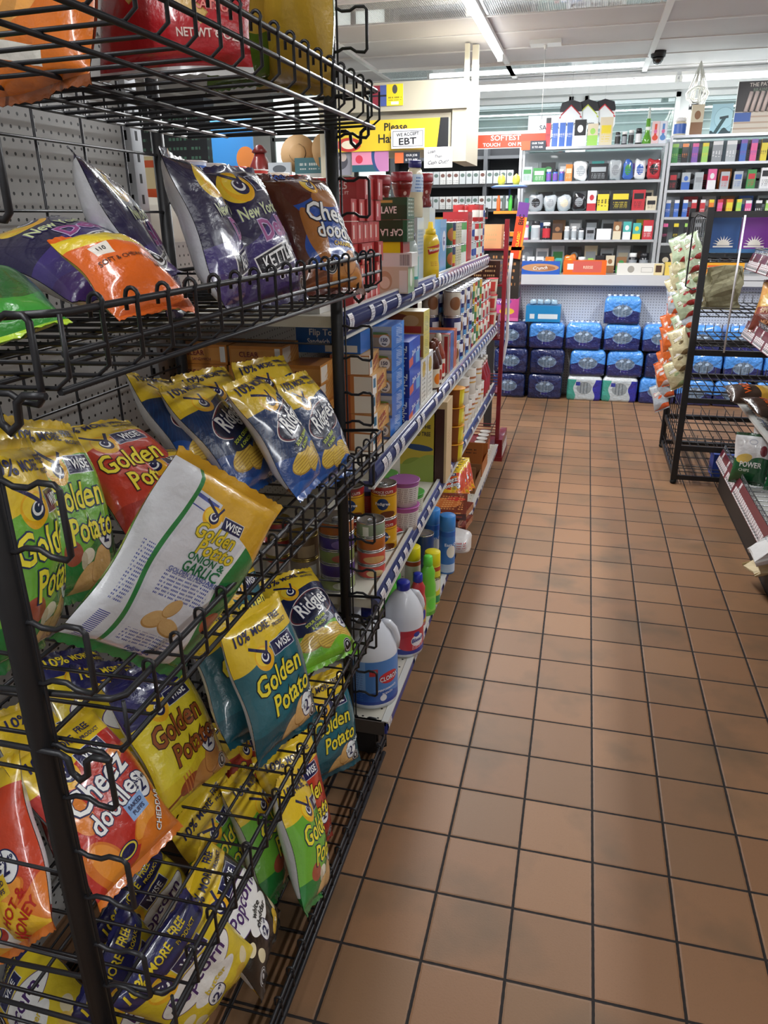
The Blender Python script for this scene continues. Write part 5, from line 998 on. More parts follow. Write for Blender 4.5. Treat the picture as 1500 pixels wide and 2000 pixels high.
# cigarette shelving behind the booth
t = thing('cigarette_shelving', 'grey metal back shelving of white cigarette packs beyond the booth', 'shelving', (-1.45, 7.45, 0))
gm = plain('grey_shelf', '5a5c60', .5, .3)
b = MB(); b.box(-.8, .62, .12, .14, .9, 2.35); part('back_panel', b, plain('dark_back', '26282c', .7), t)
for z in (1.02, 1.22, 1.44, 1.74, 1.985, 2.25):
    b = MB(); b.box(-.8, .62, -.12, .12, z-.03, z); part('shelf', b, gm, t)
for x in (-.8, .20, .61):
    b = MB(); b.box(x-.02, x+.02, -.13, .13, 0, 2.35); part('upright', b, gm, t)
pk = design('cigarette_pack', 'c6c6c4', [('ell', (0, .085, .022, .018), '6a4a44'), ('words', (0, .03, .025, .02, 0, .02, .4), '8a8a8a')], .5); pkm = MB(); pkm.box(-.031, .031, -.09, .02, 0, .125); pkme = pkm.mesh('pack', [pk]); pkb = pkm.mesh('pack', [design('cigarette_pack_grey', 'b4b8ba', [('ell', (0, .085, .022, .018), '5a6a64')], .5)])
n = 0
for ri, z in enumerate((1.74, 1.985)):
    for k in range(13):
        x = -2.12+.0705*k
        if x > -1.27: continue
        o = link('cigarette_pack', (pkme, pkb)[(k//3) % 2], None, (x, 7.40, z)); tag(o, 'white cigarette pack in the %s row of the shelving beyond the booth' % ['lower', 'upper'][ri], 'cigarette pack', 'white cigarette packs in the %s row' % ['lower', 'upper'][ri])
    for k in range(4):
        o = link('cigarette_pack', pkb, None, (-1.20+.0705*k, 7.40, z)); tag(o, 'grey cigarette pack right of the shelf upright in the %s row' % ['lower', 'upper'][ri], 'cigarette pack', 'grey cigarette packs right of the upright, %s row' % ['lower', 'upper'][ri])
carton('tobacco_carton', 'yellow lettered tobacco carton under the cigarette rows', 'carton', (-1.70, 7.42, 1.44), (.34, .18, .22), 'b88a2e', lf=[('words', (0, .09, .14, .05, 0, .08, .5), 'e0d8c8')])
sign('price_board', 'black price board reading $7.15 below the cigarette rows', (-1.33, 7.28, 1.64), .26, .11, '1a1a1c', [('below', (.015,), 'a02a2a')], [('$7.15', .07, -.03, .062, 0, 'e4e4e4', None), ('99', .04, .09, .07, 0, 'e4e4e4', None)], cat='price sign')
# red banner
sign('tobacco_banner', 'long orange red banner with white lettering under the windows', (-.90, 6.55, 2.255), .66, .145, 'd8441f', [('above', (.118,), 'e0dedc'), ('words', (0, .131, .31, .006, 0, .012, .5), '8a8a8a'), ('below', (.006,), 'd8d4d0')], [('SOFTEST', .062, -.07, .090, 0, 'f0e6e2', None, 0, 1.15), ('TOUCH', .042, -.20, .034, 0, 'f0e6e2', None, 0, 1.1), ('ON PLANET', .042, .08, .034, 0, 'f0e6e2', None, 0, 1.1)], cat='banner')
sign('age_sign', 'orange and black age notice on the corner of the glass display', (-.70, 6.408, 2.225), .22, .075, '1e2a3a', [('left', (-.03,), 'd8582e')], [('OUR TASK', .022, .038, .054, 0, 'e4e4e8', None), ('IS TO ASK', .022, .038, .022, 0, 'e4e4e8', None)], th=.002)
sign('save_more_sign', 'white SAVE MORE paper sign against the window', (-.62, 7.94, 2.33), .52, .34, 'dadde2', [], [('SAVE MORE', .068, .04, .225, .02, '3a3a40', None), ('BUY', .075, -.06, .10, 0, '2a2a30', None)], th=.002)
# ------------------------------------------------------------------ sales counter
cm = plain('counter_top', 'c2c3c6', .35)
t = thing('sales_counter', 'long pale sales counter with a perforated front panel at the end of the aisle', 'counter', (1.0, 6.6, 0))
b = MB(); b.box(-2.1, 2.9, -.38, .35, 1.06, 1.15); part('worktop', b, cm, t)
b = MB(); b.box(-2.1, 2.9, -.25, -.24, 0.02, 1.06); part('pegboard_front', b, peg_mat('pale_pegboard', 'c3c7ce', .0254, .17, 'xz', '5a5c62'), t)
b = MB(); b.box(-2.1, 2.9, -.24, .3, 0, 1.05); part('body', b, plain('counter_body', 'a8aaae', .6), t)
# ------------------------------------------------------------------ glass display cases
alu = plain('display_frame', 'c9ccd2', .3, .6)
def case(label, x0, x1, zs, y0=6.42, y1=6.78, ztop=None):
    t = thing('glass_display_case', label, 'display case', ((x0+x1)/2, y0, 1.15)); cx = (x0+x1)/2
    P = lambda mb, a, b_, c, d, e, f: mb.box(a-cx, b_-cx, c-y0, d-y0, e-1.15, f-1.15)
    for x in (x0, x1):
        for y in (y0, y1):
            b = MB(); P(b, x-.012, x+.012, y-.012, y+.012, 1.152, ztop); part('post', b, alu, t)
    for z in zs:
        b = MB(); P(b, x0+.013, x1-.013, y0, y1, z-.012, z-.004); s = part('glass_shelf', b, plain('shelf_glass', 'c4d4d6', .08, spec=.8), t)
        b = MB(); P(b, x0+.013, x1-.013, y0-.008, y0-.001, z-.020, z+.002); part('shelf_edge', b, alu, s)
    b = MB(); P(b, x0, x1, y1+.013, y1+.018, 1.152, ztop-.02); part('back_panel', b, plain('case_back', 'c0c6cc', .3, coat=.5), t)
    return t
ZA = [1.45, 1.70, 1.955, 2.245]; ZB = [1.42, 1.64, 1.865, 2.085, 2.305]
case('left glass and metal display case crowded with smoke shop goods', -.81, .455, ZA, ztop=2.245)
case('right, taller glass display case of small colourful cartons', .49, 1.95, ZB, ztop=2.305)
def small(kind, label, cat, x, y, z, w_, h_, c, c2, group=None, d=.05, seed=0):
    rnd = random.Random(seed+int(x*1000)); L = []
    if kind == 'box':
        L = [('rect', (0, h_*rnd.uniform(.55, .75), w_*.38, h_*.14), c2), ('words', (0, h_*.3, w_*.34, h_*.16, 0, h_*.09, .45), c2)] if rnd.random() < .6 else [('below', (h_*rnd.uniform(.3, .5),), c2), ('ell', (0, h_*.66, w_*.25, h_*.14), c2)]
        return carton('small_carton', label, cat, (x, y, z), (w_, d, h_), c, c, lf=L, group=group, flap=False)
    if kind == 'jar':
        return bottle('small_jar', label, 'jar', (x, y, z), [(w_*.42, 0), (w_*.47, .004), (w_*.47, h_*.74), (w_*.36, h_*.8)], c, [(w_*.40, h_*.79), (w_*.42, h_*.8), (w_*.42, h_*.99), (.0001, h_)], 'e2e2e2' if rnd.random() < .5 else '2a2a2e', band=(h_*.12, h_*.66, c2), n=14)
    if kind == 'pouch':
        return lumpy('clear_pouch', label, 'pouch', (x, y, z), (w_, d, h_), c, [('ell', (0, h_*.5, w_*.3, h_*.25), c2), ('words', (0, h_*.4, w_*.3, h_*.2, 0, h_*.1, .4), c)], seed+3, n=8, amp=.2, rough=.12, coat=1)
    if kind == 'tall':
        return carton('tall_carton', label, cat, (x, y, z), (w_, d, h_), c, c, lf=[('above', (h_*.82,), c2), ('words', (0, h_*.4, w_*.3, h_*.3, Q, w_*.3, .5), c2)], group=group, flap=False)
ORD = ['first', 'second', 'third', 'fourth', 'fifth', 'sixth', 'seventh', 'eighth', 'ninth', 'tenth', 'eleventh', 'twelfth', 'thirteenth', 'fourteenth', 'fifteenth', 'sixteenth', 'seventeenth', 'eighteenth', 'nineteenth', 'twentieth']
CN = {'k': ('black', '1e1f24'), 'w': ('white', 'dcdde0'), 'g': ('grey', '8f949a'), 'b': ('blue', '3c64b4'), 'n': ('navy', '26305e'), 'r': ('red', 'b8303a'), 'o': ('orange', 'dc7a2c'), 'y': ('yellow', 'dcc83a'), 'e': ('green', '3f8a4a'), 't': ('teal', '4aa8a4'), 'p': ('pink', 'd85c94'), 'v': ('purple', '7a56a8'), 's': ('silver', 'a9b0b6'), 'c': ('cream', 'd2c7ae'), 'd': ('dark brown', '3c2a22'), 'l': ('light green', '9acb62'), 'm': ('brown', '8a6242')}
KN = {'B': 'box', 'J': 'jar', 'P': 'pouch', 'T': 'tall'}
def row(spec, x0, x1, z, where, y=6.47, seed=0, d=.05):
    """spec: words of kind, colour, second colour, width cm, height cm"""
    it = [q.split(',') for q in spec.split()]; tw = sum(float(q[1]) for q in it)/100; gap = max(.003, (x1-x0-tw)/max(1, len(it))); x = x0
    for i, q in enumerate(it):
        k, c, c2 = q[0][0], q[0][1], q[0][2]; w_, h_ = float(q[1])/100, min(float(q[2])*1.2, 17.5 if z > 1.3 and z < 2.2 else 24)/100
        kn = {'B': 'box', 'J': 'jar', 'P': 'plastic pouch', 'T': 'tall carton'}[k]
        small(KN[k], '%s and %s %s, %s from left %s' % (CN[c][0], CN[c2][0], kn, ORD[i], where), {'B': 'box', 'J': 'jar', 'P': 'pouch', 'T': 'carton'}[k], x+w_/2, y, z, w_, h_, CN[c][1], CN[c2][1], seed=seed+i*7, d=d); x += w_+gap
row('Bse,9,11 Bew,11,10 Jbv,5,9 Jbv,5,9 Jvb,5,9 Boc,6,12 Pws,13,17 Bks,17,12 Psg,11,15 Pbe,9,15 Pwb,10,18 Prk,12,15', -.79, .44, ZA[2], 'on the top inner shelf, left case')
row('Byo,6,6 Pgk,13,13 Psg,11,12 Psc,12,12 Pkg,12,13 Bwr,8,17 Tyk,10,16 Bky,18,17 Brk,11,16 Bck,9,10', -.79, .44, ZA[1], 'on the second shelf, left case')
row('Bgt,10,5 Bks,13,6 Bkt,12,6 Bkt,12,6 Bkw,9,6', -.77, .0, ZA[1]+.001, 'in the back of the second shelf of the left case', y=6.62) if False else None
row('Jpw,9,14 Jws,9,14 Jkr,8,13 Bdm,9,12 Jws,5,10 Jws,5,10 Jws,5,9 Bgk,8,9 Bww,13,8 Bmc,7,13 Btw,7,13 Bty,7,12 Brw,9,14', -.79, .44, ZA[0], 'on the third shelf, left case')
row('Jwr,8,13 Bwk,7,12 Bwk,7,12 Boy,8,12 Bte,6,11 Poy,11,14 Jcl,8,12 Bly,5,11 Bkg,8,13 Bcm,8,13 Bme,9,12 Jkg,8,15 Jkg,9,15', -.80, .44, 1.152, 'on the counter, left case', y=6.50)
row('Trk,4.2,23 Tbw,5,24 Tbw,5,23 Tbw,5,23 Bkw,10,18 Bcl,9,15 Bcy,11,19', -.60, .0, ZA[3], 'on top of the left case')
row('Jgk,5,9 Jkg,5,9 Jgk,5,10 Jkw,6,11', .01, .25, ZA[3], 'of the grinders on top of the left case')
row('Jcb,11,12 Bcm,10,20', .50, .76, ZB[4], 'on top of the right case', y=6.5)
row('Tel,5,13 Tko,5,13 Tvp,5,13 Tly,5,13 Tgw,8,14 Tsw,8,14 Tbv,5,17 Tpv,5,17 Tyk,5,19 Bek,9,14 Bkg,9,14 Bsb,9,14 Bsb,9,14 Bwg,9,14', .51, 1.93, ZB[3], 'on the first shelf, right case')
row('Bkr,7,12 Bsb,7,12 Bsg,7,12 Bpw,7,14 Bsr,7,12 Bsb,7,12 Ber,7,13 Bwk,8,14 Bsb,7,12 Bor,7,12 Bye,7,12 Bpb,7,12 Bsr,8,12', .51, 1.93, ZB[2], 'on the second shelf, right case')
row('Tbw,4,12 Tbw,4,12 Tbw,4,12 Trw,4,12 Trw,4,12 Toy,4,12 Tpr,4,12 Tyo,5,12 Tly,4,12 Tpw,5,11 Tkw,5,11 Tlw,5,11 Ttw,5,11 Tpw,5,11 Tbw,8,9 Tbw,8,9 Tbw,8,9', .51, 1.93, ZB[1], 'on the third shelf, right case')
row('Tkp,4,14 Tky,4,14 Tkl,4,14 Tkg,5,14 Tkg,5,14 Tkp,4,14 Tpr,5,14 Twk,6,14 Tmk,6,14 Tbk,8,14 Tvk,8,14 Tkb,8,14 Tkg,8,14', .51, 1.93, ZB[0], 'on the fourth shelf, right case')
row('Bkc,11,15 Bks,10,14 Bwk,8,12 Bkd,9,14 Bgk,9,14 Bck,9,14 Bdm,10,14 Bkg,11,14', .51, 1.93, 1.152, 'on the counter, right case', y=6.50)
row('Bgs,12,15 Bke,13,16 Bgw,12,14 Bkg,12,17 Btb,11,16 Bsg,12,17 Bgv,13,16 Bsk,12,15', -.78, .43, ZA[2], 'in the back row, top shelf, left case', y=6.64)
row('Bgt,11,17 Bks,13,17 Bkg,14,17 Bgk,12,18 Bwk,12,17 Bsg,13,17 Bgs,12,18 Bck,12,16', -.78, .43, ZA[1], 'in the back row, second shelf, left case', y=6.64)
row('Bgt,11,16 Bsb,12,15 Bmd,12,17 Bgw,12,16 Bks,12,17 Bgk,12,17 Bsg,13,17 Bye,12,16', -.78, .43, ZA[0], 'in the back row, third shelf, left case', y=6.64)
row('Bgs,12,19 Bwg,12,18 Bse,12,20 Bkg,13,19 Bcs,12,20 Bgk,12,18 Bsc,12,20 Bkd,12,21', -.78, .43, 1.152, 'in the back row on the left counter', y=6.64)
row('Bse,12,16 Bgs,12,17 Bsg,12,17 Bsv,12,17 Bwg,12,17 Bgs,12,16 Bgb,12,17 Bsw,12,17 Bgs,12,17', .52, 1.92, ZB[3], 'in the back row, first shelf, right case', y=6.64)
row('Bkg,11,17 Bsk,11,17 Bkr,11,18 Bok,11,17 Bgs,11,18 Bkw,11,17 Brs,11,17 Bko,11,17 Bsy,11,17 Bgk,11,17', .52, 1.92, ZB[2], 'in the back row, second shelf, right case', y=6.64)
row('Bsg,12,17 Brs,12,17 Bsw,12,17 Bmr,12,18 Bbs,12,17 Bsk,12,17 Bgb,12,17 Bws,12,17 Bkw,12,17', .52, 1.92, ZB[1], 'in the back row, third shelf, right case', y=6.64)
# green glass bottle-shaped pipe, pink and blue packs
bottle('glass_water_pipe', 'tall green glass water pipe with a frosted neck on top of the left case', 'water pipe', (.285, 6.48, ZA[3]), [(.042, 0), (.046, .006), (.034, .05), (.020, .09), (.019, .20), (.021, .205)], '5a9a34', [(.012, .204), (.013, .206), (.010, .29), (.012, .295)], 'c6d0cc', band=(.115, .14, 'dce4e0'), n=16, rough=.08)
for k, (x, c, c2, lb) in enumerate(((.35, 'e4c8cc', 'd8503a', 'clear pack with red and pink pipes on top of the left case'), (.415, 'd8dce8', '5a8ac8', 'clear pack with a blue pipe at the right end of the left case top'))):
    carton('pipe_pack', lb, 'pack', (x, 6.47, ZA[3]), (.062, .04, .18), c, c, lf=[('rect', (0, .10, .010, .06), c2), ('ell', (0, .05, .024, .022), c2), ('ell', (0, .10, .014, .016), 'd870a0')], flap=False)
# cardboard house-shaped mobiles
for k, (x, c) in enumerate(((-.40, 'b8343a'), (-.25, 'b8c24a'), (-.10, 'c43a40'))):
    t = thing('house_cutout', 'white house-shaped cardboard cutout with a %s roof line, %s of three above the display' % (['red', 'green', 'red'][k], ['left', 'middle', 'right'][k]), 'cardboard cutout', (x, 6.75+.02*k, 2.415))
    b = MB(); o_ = [(-.105, .03), (-.09, 0), (.09, 0), (.105, .03), (.10, .17), (.085, .22), (.0, .245), (-.085, .22), (-.10, .17)]
    b.face([(p[0], -.004, p[1]) for p in o_]); b.face([(p[0], .004, p[1]) for p in o_][::-1])
    for i in range(9): p, q = o_[i], o_[(i+1) % 9]; b.face([(p[0], -.004, p[1]), (p[0], .004, p[1]), (q[0], .004, q[1]), (q[0], -.004, q[1])])
    for fi, f in enumerate(b.f): b.uv[fi] = [(b.v[i][0], b.v[i][2]) for i in f]
    part('card', b, design('house_'+c, 'dcdde0', [('above', (.225, 0, 0, 0, 0), '2a2a30'), ('rect', (0, .19, .1, .045), '26262c'), ('rect', (-.045, .145, .075, .006, .75), c), ('rect', (.045, .145, .075, .006, -.75), c), ('ell', (0, .115, .012, .022), '8aa09a'), ], .5), t)
    b = MB(); b.face([(-.085, -.0045, .118), (0, -.0045, .195), (.085, -.0045, .118), (.085, -.0045, .07), (-.085, -.0045, .07)]); part('gable', b, plain('gable_white', 'e2e3e6', .5), t)
    b = MB(); b.tube([(-.088, -.006, .118), (0, -.006, .199), (.088, -.006, .118)], .005, 5); part('roof_line', b, plain('roof_'+c, c, .5), t)
    lettering([('Marlboro', .040, 0, .045, 0, '2a2a30', None, .05, .9)], lambda u, v, o: (u, -.0045-o, v), 'm', t)
    b = MB(); b.tube([(0, 0, .245), (0, 0, .53)], .0012, 4); part('string', b, plain('string', 'cfcfcf', .6), t)
# right case top: posters
sign('mirror_poster', 'pale blue poster of a telescope-like silhouette on top of the right case', (.885, 6.50, ZB[4]), .17, .24, 'a8d4e4', [('ell', (.02, .13, .08, .085), '8ab8c8'), ('ell', (.02, .13, .076, .081), 'b4e0ee'), ('rect', (-.01, .07, .014, .075, -.5), '1c4a50'), ('rect', (.02, .135, .035, .010, .15), '1c3a44'), ('below', (.03, .2, .02, 60), '1c4048')], th=.004, cat='poster')
t = sign('pipe_display_box', 'THE PATRIOT display box with red striped and starred pieces and a flag front', (1.165, 6.50, ZB[4]), .36, .40, '2a2428', [('below', (.17,), 'd2c8ba'), ('lines', (0, .08, .18, .08, 0, .045, .3), 'b8a08c'), ('rect', (-.12, .13, .07, .035), '2a5ab0')], [('THE PATRIOT', .040, .03, .375, .02, 'e2dcd6', None), ('BRAWLER', .035, .02, .335, .02, '7a8a7a', None)], th=.02, cat='display box')
for k in range(6):
    b = MB(); x = -.10+.045*k; b.tube([(x, -.02, .17), (x+.03, -.015, .32)], .017, 8); part('glass_piece', b, design('piece_%d' % (k > 2), 'c23a40' if k < 3 else '2c4a94', [('lines', (0, 0, .1, .5, .4, .03, .35), 'e0d0cc')], .3), t)
# cartons along the counter front
def longbox(label, x, w_, c, c2, h_=.125, tx=(), L=(), rz=0): return carton('counter_candy_box', label, 'box', (x, 6.285, 1.151), (w_, .10, h_), c, c, lf=list(L) or [('rect', (0, h_*.5, w_*.3, h_*.3), c2)], tf=tx, rz=rz)
longbox('blue candy bar box with a tan chocolate picture on the counter edge', -.58, .40, '2a58b0', 'b88a5a', .115, [('Crunch', .045, .02, .058, .06, 'f0ece4', '8a4a2a', .2)], [('ell', (.02, .06, .17, .035), 'c09068'), ('ell', (.07, .055, .09, .022), 'a06a48'), ('rect', (-.17, .03, .016, .016), 'dcdce0')])
longbox('orange candy bar box with a salmon panel on the counter edge', -.155, .385, 'e8641c', 'c8605a', .125, [('REESE', .035, .03, .065, 0, 'f0c8b0', None)], [('rect', (.02, .07, .13, .05), 'c85a50'), ('rect', (-.13, .07, .028, .026), 'dcdcdc')])
longbox('white cigar box with a line drawing on the counter edge', .335, .40, 'dcdad4', 'a8a49a', .10, [], [('ell', (-.08, .05, .03, .03), '9a968e'), ('rect', (.06, .045, .05, .022), '8a867e'), ('rect', (.06, .045, .047, .019), 'dcdad4'), ('right', (.12,), 'd8c89a'), ('rect', (.16, .055, .026, .03), '4a3428')])
longbox('yellow candy box right of the white cigar box on the counter edge', .66, .22, 'dcc05a', 'e0782a', .11)
longbox('orange and yellow packet box on the counter seen through the black rack', 1.02, .38, 'e0a02c', 'd85a2a', .11)
t = thing('receipt_bin', 'small white oval dish at the left end of the counter', 'dish', (-.83, 6.30, 1.151)); b = MB(); b.lathe([(.05, 0), (.085, .02), (.09, .06), (.082, .06), (.05, .01)], 20, sx=1.2); part('bowl', b, plain('dish_white', 'dcdcd8', .3), t)
# ------------------------------------------------------------------ bottled water packs
random.seed(11)
film_a = lambda nm, top, low: design('film_'+nm, low, [('above', (.115, 0, .022, 14, 1.5), top)]+[('ell', (0, .115, .088, .055), '6f8cc0'), ('ell', (0, .115, .084, .051), '64788e'), ('lines', (0, .108, .07, .040, Q, .03, .12), '93a2b4'), ('ell', (-.03, .145, .018, .012), 'a8c0dc'), ('ell', (.03, .142, .018, .012), 'a8c0dc'), ('rect', (0, .05, .03, .008), '2a2a7a')], .18, coat=.9, bump=(26, 1.0, .022))
film_mats = {'L': film_a('light', '4f96e8', '232c66'), 'D': film_a('dark', '1c2c62', '172452'), 'G': design('film_clear', 'b8c2c8', [('left', (-.09, 0, .012, 40), '3f9a8c'), ('right', (.09, 0, .012, 40), '2a2f9a'), ('ell', (0, .12, .07, .06), '8a949a'), ('lines', (0, .12, .05, .05, Q, .03, .25), '5a6670'), ('rect', (-.06, .16, .02, .018), '2a3a9a'), ('above', (.2,), 'd0d6da')], .15, coat=1, bump=(26, .9, .014))}
WM = {}
def water_mesh(k, w_, h_, d_, sd):
    key = (k, sd)
    if key in WM: return WM[key]
    rnd = random.Random(sd); ph = [rnd.uniform(0, 6.3) for _ in range(4)]
    b = MB(); rows = []; uvs = []; nz, na = 12, 48
    for i in range(nz+1):
        v = i/nz; z = h_*v; q = 1
        if v > .80: q = 1-.17*((v-.8)/.2)**2
        if v < .06: q = .97
        row = []; ur = []
        for j in range(na):
            a = 2*pi*j/na-pi/2+.0001; c, s_ = cos(a), sin(a); e = .24
            x = math.copysign(abs(c)**e, c)*w_/2; y = math.copysign(abs(s_)**e, s_)*d_/2
            bump_ = 1+.016*cos(x/(w_/2)*pi*4)*(abs(s_) > .3)+.008*sin(9*v+ph[0]+5*x)
            row.append((x*q, y*q*bump_, z)); ur.append((x, z))
        rows.append(row); uvs.append(ur)
    b.grid(rows, 0, None, True, closed=True)
    top = rows[-1]; ctr = [(p[0]*.5, p[1]*.5, h_*1.015) for p in top]; b.grid([top, ctr], 0, None, True, closed=True); b.face(ctr, 0, None, True)
    b.face(rows[0][::-1], 0)
    for fi, f in enumerate(b.f): b.uv[fi] = [(b.v[i][0], b.v[i][2]) for i in f]
    WM[key] = b.mesh('shrink_wrap', [film_mats[k]]); return WM[key]
cap_b = MB()
for i in range(6): cap_b.lathe([(.014, 0), (.014, .014), (.0001, .0145)], 8, cx=-.125+.05*i, cy=-.03*(i % 2))
cap_me = cap_b.mesh('bottle_caps', [plain('white_cap', 'e0e6ec', .4)])
PACKS = [(0, -.79, 'D'), (0, -.44, 'D'), (0, -.065, 'G'), (0, .262, 'G'), (0, .60, 'L'), (0, .93, 'L'), (0, 1.26, 'L'), (0, 1.6, 'L'), (1, -.78, 'D'), (1, -.43, 'D'), (1, -.055, 'L'), (1, .285, 'L'), (1, .63, 'D'), (1, .97, 'L'), (1, 1.31, 'L'), (1, 1.65, 'L'),
         (2, -.80, 'D'), (2, -.455, 'L'), (2, -.11, 'L'), (2, .235, 'L'), (2, .58, 'L'), (2, .93, 'L'), (2, 1.28, 'L'), (2, 1.63, 'L'), (3, .215, 'L')]
CK = {'L': 'light blue and navy', 'D': 'all navy', 'G': 'clear, green and blue'}; RN = ['floor layer', 'second layer', 'third layer', 'topmost layer']
cnt = {}
for i, (r_, x, k) in enumerate(PACKS):
    cnt[r_] = cnt.get(r_, 0)+1
    lb = '%s shrink-wrapped water bottle pack, %s from the left in the %s' % (CK[k], ORD[cnt[r_]-1], RN[r_]) if r_ < 3 else 'light blue and navy water bottle pack alone on top of the stacks'
    if r_ == 3 or True:
        t = thing('water_bottle_pack', lb, 'water pack', (x, 6.215, .243*r_+.001), rz=.02*((i*5) % 3-1))
        link('shrink_wrap', water_mesh(k, .325 if r_ != 3 else .36, .238, .245, i % 3), t)
        if r_ >= 2: link('bottle_caps', cap_me, t, (0, 0, .236))
carton('snack_carton', 'pink and yellow snack carton on the water packs by the red rack', 'carton', (-.86, 6.2, .731), (.26, .18, .26), 'c04a8c', 'a83a7a', lf=[('ell', (.02, .09, .07, .03), 'e0b83a'), ('ell', (-.02, .18, .08, .035), '7a4a9a'), ('ell', (.09, .225, .022, .022), 'e6e0ee'), ('below', (.03,), 'd870a8')], tf=[('TWIST', .04, -.02, .18, .1, 'f0e8f4', None)])
t = carton('drink_carton', 'open bright blue carton of silver pouches on the water packs', 'carton', (-.50, 6.2, .731), (.32, .2, .145), '1f86c4', '1a74ac', lf=[('rect', (.045, .05, .09, .022), 'dce8f0'), ('rect', (-.10, .05, .022, .022), 'dce4ea')])
for k in range(4): lumpy('silver_pouch', 'silver pouch sticking out of the bright blue carton, %s from the left' % ORD[k], 'pouch', (-.60+.065*k, 6.2, .878), (.06, .05, .05), '9ab4c4', (), k, n=7, amp=.25, rough=.15)
# ------------------------------------------------------------------ cups on the far side of the run
b = MB(); b.box(-.75, -.345, -1.6, 1.5, 1.70, 1.72); b.box(-.36, -.32, -1.6, 1.5, 1.1, 1.70); part('rear_shelf', b, white_m, gon)
for i, (y, c, l, c2, lb) in enumerate(((.90, 'dfe2dc', 'e6e6e2', '2f7a3c', 'white noodle tub with a green band nearest the slotted upright'), (1.07, 'd4521e', 'e8e4e0', 'd8c8a0', 'orange noodle tub behind the rack post'), (1.30, '3a6ac0', 'e6e8ec', 'c8d4ec', 'blue noodle tub third in the row'), (1.45, 'c83a2c', 'e8e2de', 'e0d8cc', 'red noodle tub fourth in the row'),
        (1.63, 'b8b4ae', 'd83a2e', 'c8342c', 'white noodle tub with a red rim fifth in the row'), (1.84, 'd8d4ce', 'e6e2de', 'c8342c', 'white noodle tub with a red label sixth in the row'), (2.08, 'c22e2a', 'e8e2de', 'e8d8c8', 'red noodle tub seventh in the row'), (2.32, 'dcd8d2', 'd8342e', 'c8342c', 'white noodle tub with a red lid eighth in the row'), (2.55, 'c8362e', 'e6e0dc', 'e0d0c0', 'last red noodle tub at the end of the row'))):
    cup('noodle_tub', lb, 'tub', (-1.49, y, 1.721), .056, .125, c, l, [('rect', (0, .06, .04, .03), c2), ('above', (.11,), c2)], rz=.4, flare=.84)
# ------------------------------------------------------------------ far left wall merchandise
t = thing('wall_cabinet', 'dark merchandise cabinet seen over the shelving at the far left', 'cabinet', (-3.6, 5.6, 0))
b = MB(); b.box(-1.2, .55, 0, .4, 0, 2.05); part('base', b, plain('cab_dark', '2a2c30', .6), t)
b = MB(); b.box(-1.2, -.05, .2, .4, 2.05, 2.7); part('screen', b, design('screen_dark', '16181c', [('words', (0, .3, .5, .2, 0, .08, .3), '3a5a4a')], .3), t)
sign('blue_poster', 'bright blue poster with an orange shape over the noodle tubs', (-3.28, 5.55, 2.06), .40, .42, '3a8ad0', [('ell', (.12, .10, .09, .10), 'd8803a'), ('above', (.33,), '66aee6')], cat='poster')
t = thing('bright_side_window', 'bright framed side window behind the dim merchandise at the far left', 'window', (-2.85, 5.95, 1.6))
b = MB(); b.box(-.2, .9, 0, .02, .3, 1.1); part('pane', b, plain('daylit_pane', 'ffffff', .5, emit=('e4f4f0', 1.0)), t)
b = MB()
for x in (-.2, .05, .6, .9): b.box(x-.02, x+.02, -.03, -.001, .3, 1.1)
for z in (.3, .52, .74, 1.1): b.box(-.2, .9, -.03, -.001, z-.015, z+.015)
part('muntins', b, plain('muntin_dark', '2c302e', .5), t)
t = thing('wall_ledge', 'long grey ledge carrying hats and jars at the far left', 'shelf', (-2.7, 5.35, 1.98)); b = MB(); b.box(-.9, .62, -.15, .15, -.03, 0); part('board', b, gm, t); b = MB(); b.box(-.9, .62, -.12, .12, -1.98, -.031); part('front', b, plain('ledge_front', '6a6c70', .6), t)
bottle('red_figure_jar', 'dark red lidded jar on the far left ledge', 'jar', (-2.92, 5.3, 1.98), [(.09, 0), (.10, .02), (.09, .10), (.06, .16), (.04, .20)], '7a2a28', [(.05, .20), (.07, .21), (.03, .26), (.0001, .27)], '6a2020', n=16)
for k, (x, lb) in enumerate(((-2.58, 'round tan straw hat with a dark middle hung over the ledge'), (-2.33, 'tan straw hat hung right of the round one'))):
    t = thing('straw_hat', lb, 'hat', (x, 5.32, 2.17), rot=(radians(80), 0, .1 if k == 0 else 1.0)); b = MB(); b.lathe([(.15, 0), (.152, .006), (.07, .016), (.065, .06), (.04, .075), (.0001, .076)], 24, mis=[0, 0, 0, 0, 0]); part('brim_and_crown', b, plain('straw', 'd0a878', .7), t)
    b = MB(); b.lathe([(.0725, .014), (.0715, .032)], 24, cap0=False, cap1=False); part('band', b, plain('hat_band', '2a2420', .6), t)
sign('teal_box_card', 'teal boxed card standing at the right end of the far ledge', (-2.45, 5.24, 1.981), .26, .15, '3a6a72', [('words', (0, .09, .09, .03, 0, .04, .5), 'c8d0cc'), ('below', (.03,), 'c8c8c4')], cat='card', th=.03)
sign('grey_shark_card', 'pale card with a grey sea creature picture on the far ledge', (-2.72, 5.24, 1.981), .20, .12, 'b8c0c8', [('ell', (0, .07, .06, .03), '5a6068'), ('below', (.02,), '8a5a50')], cat='card', th=.03)
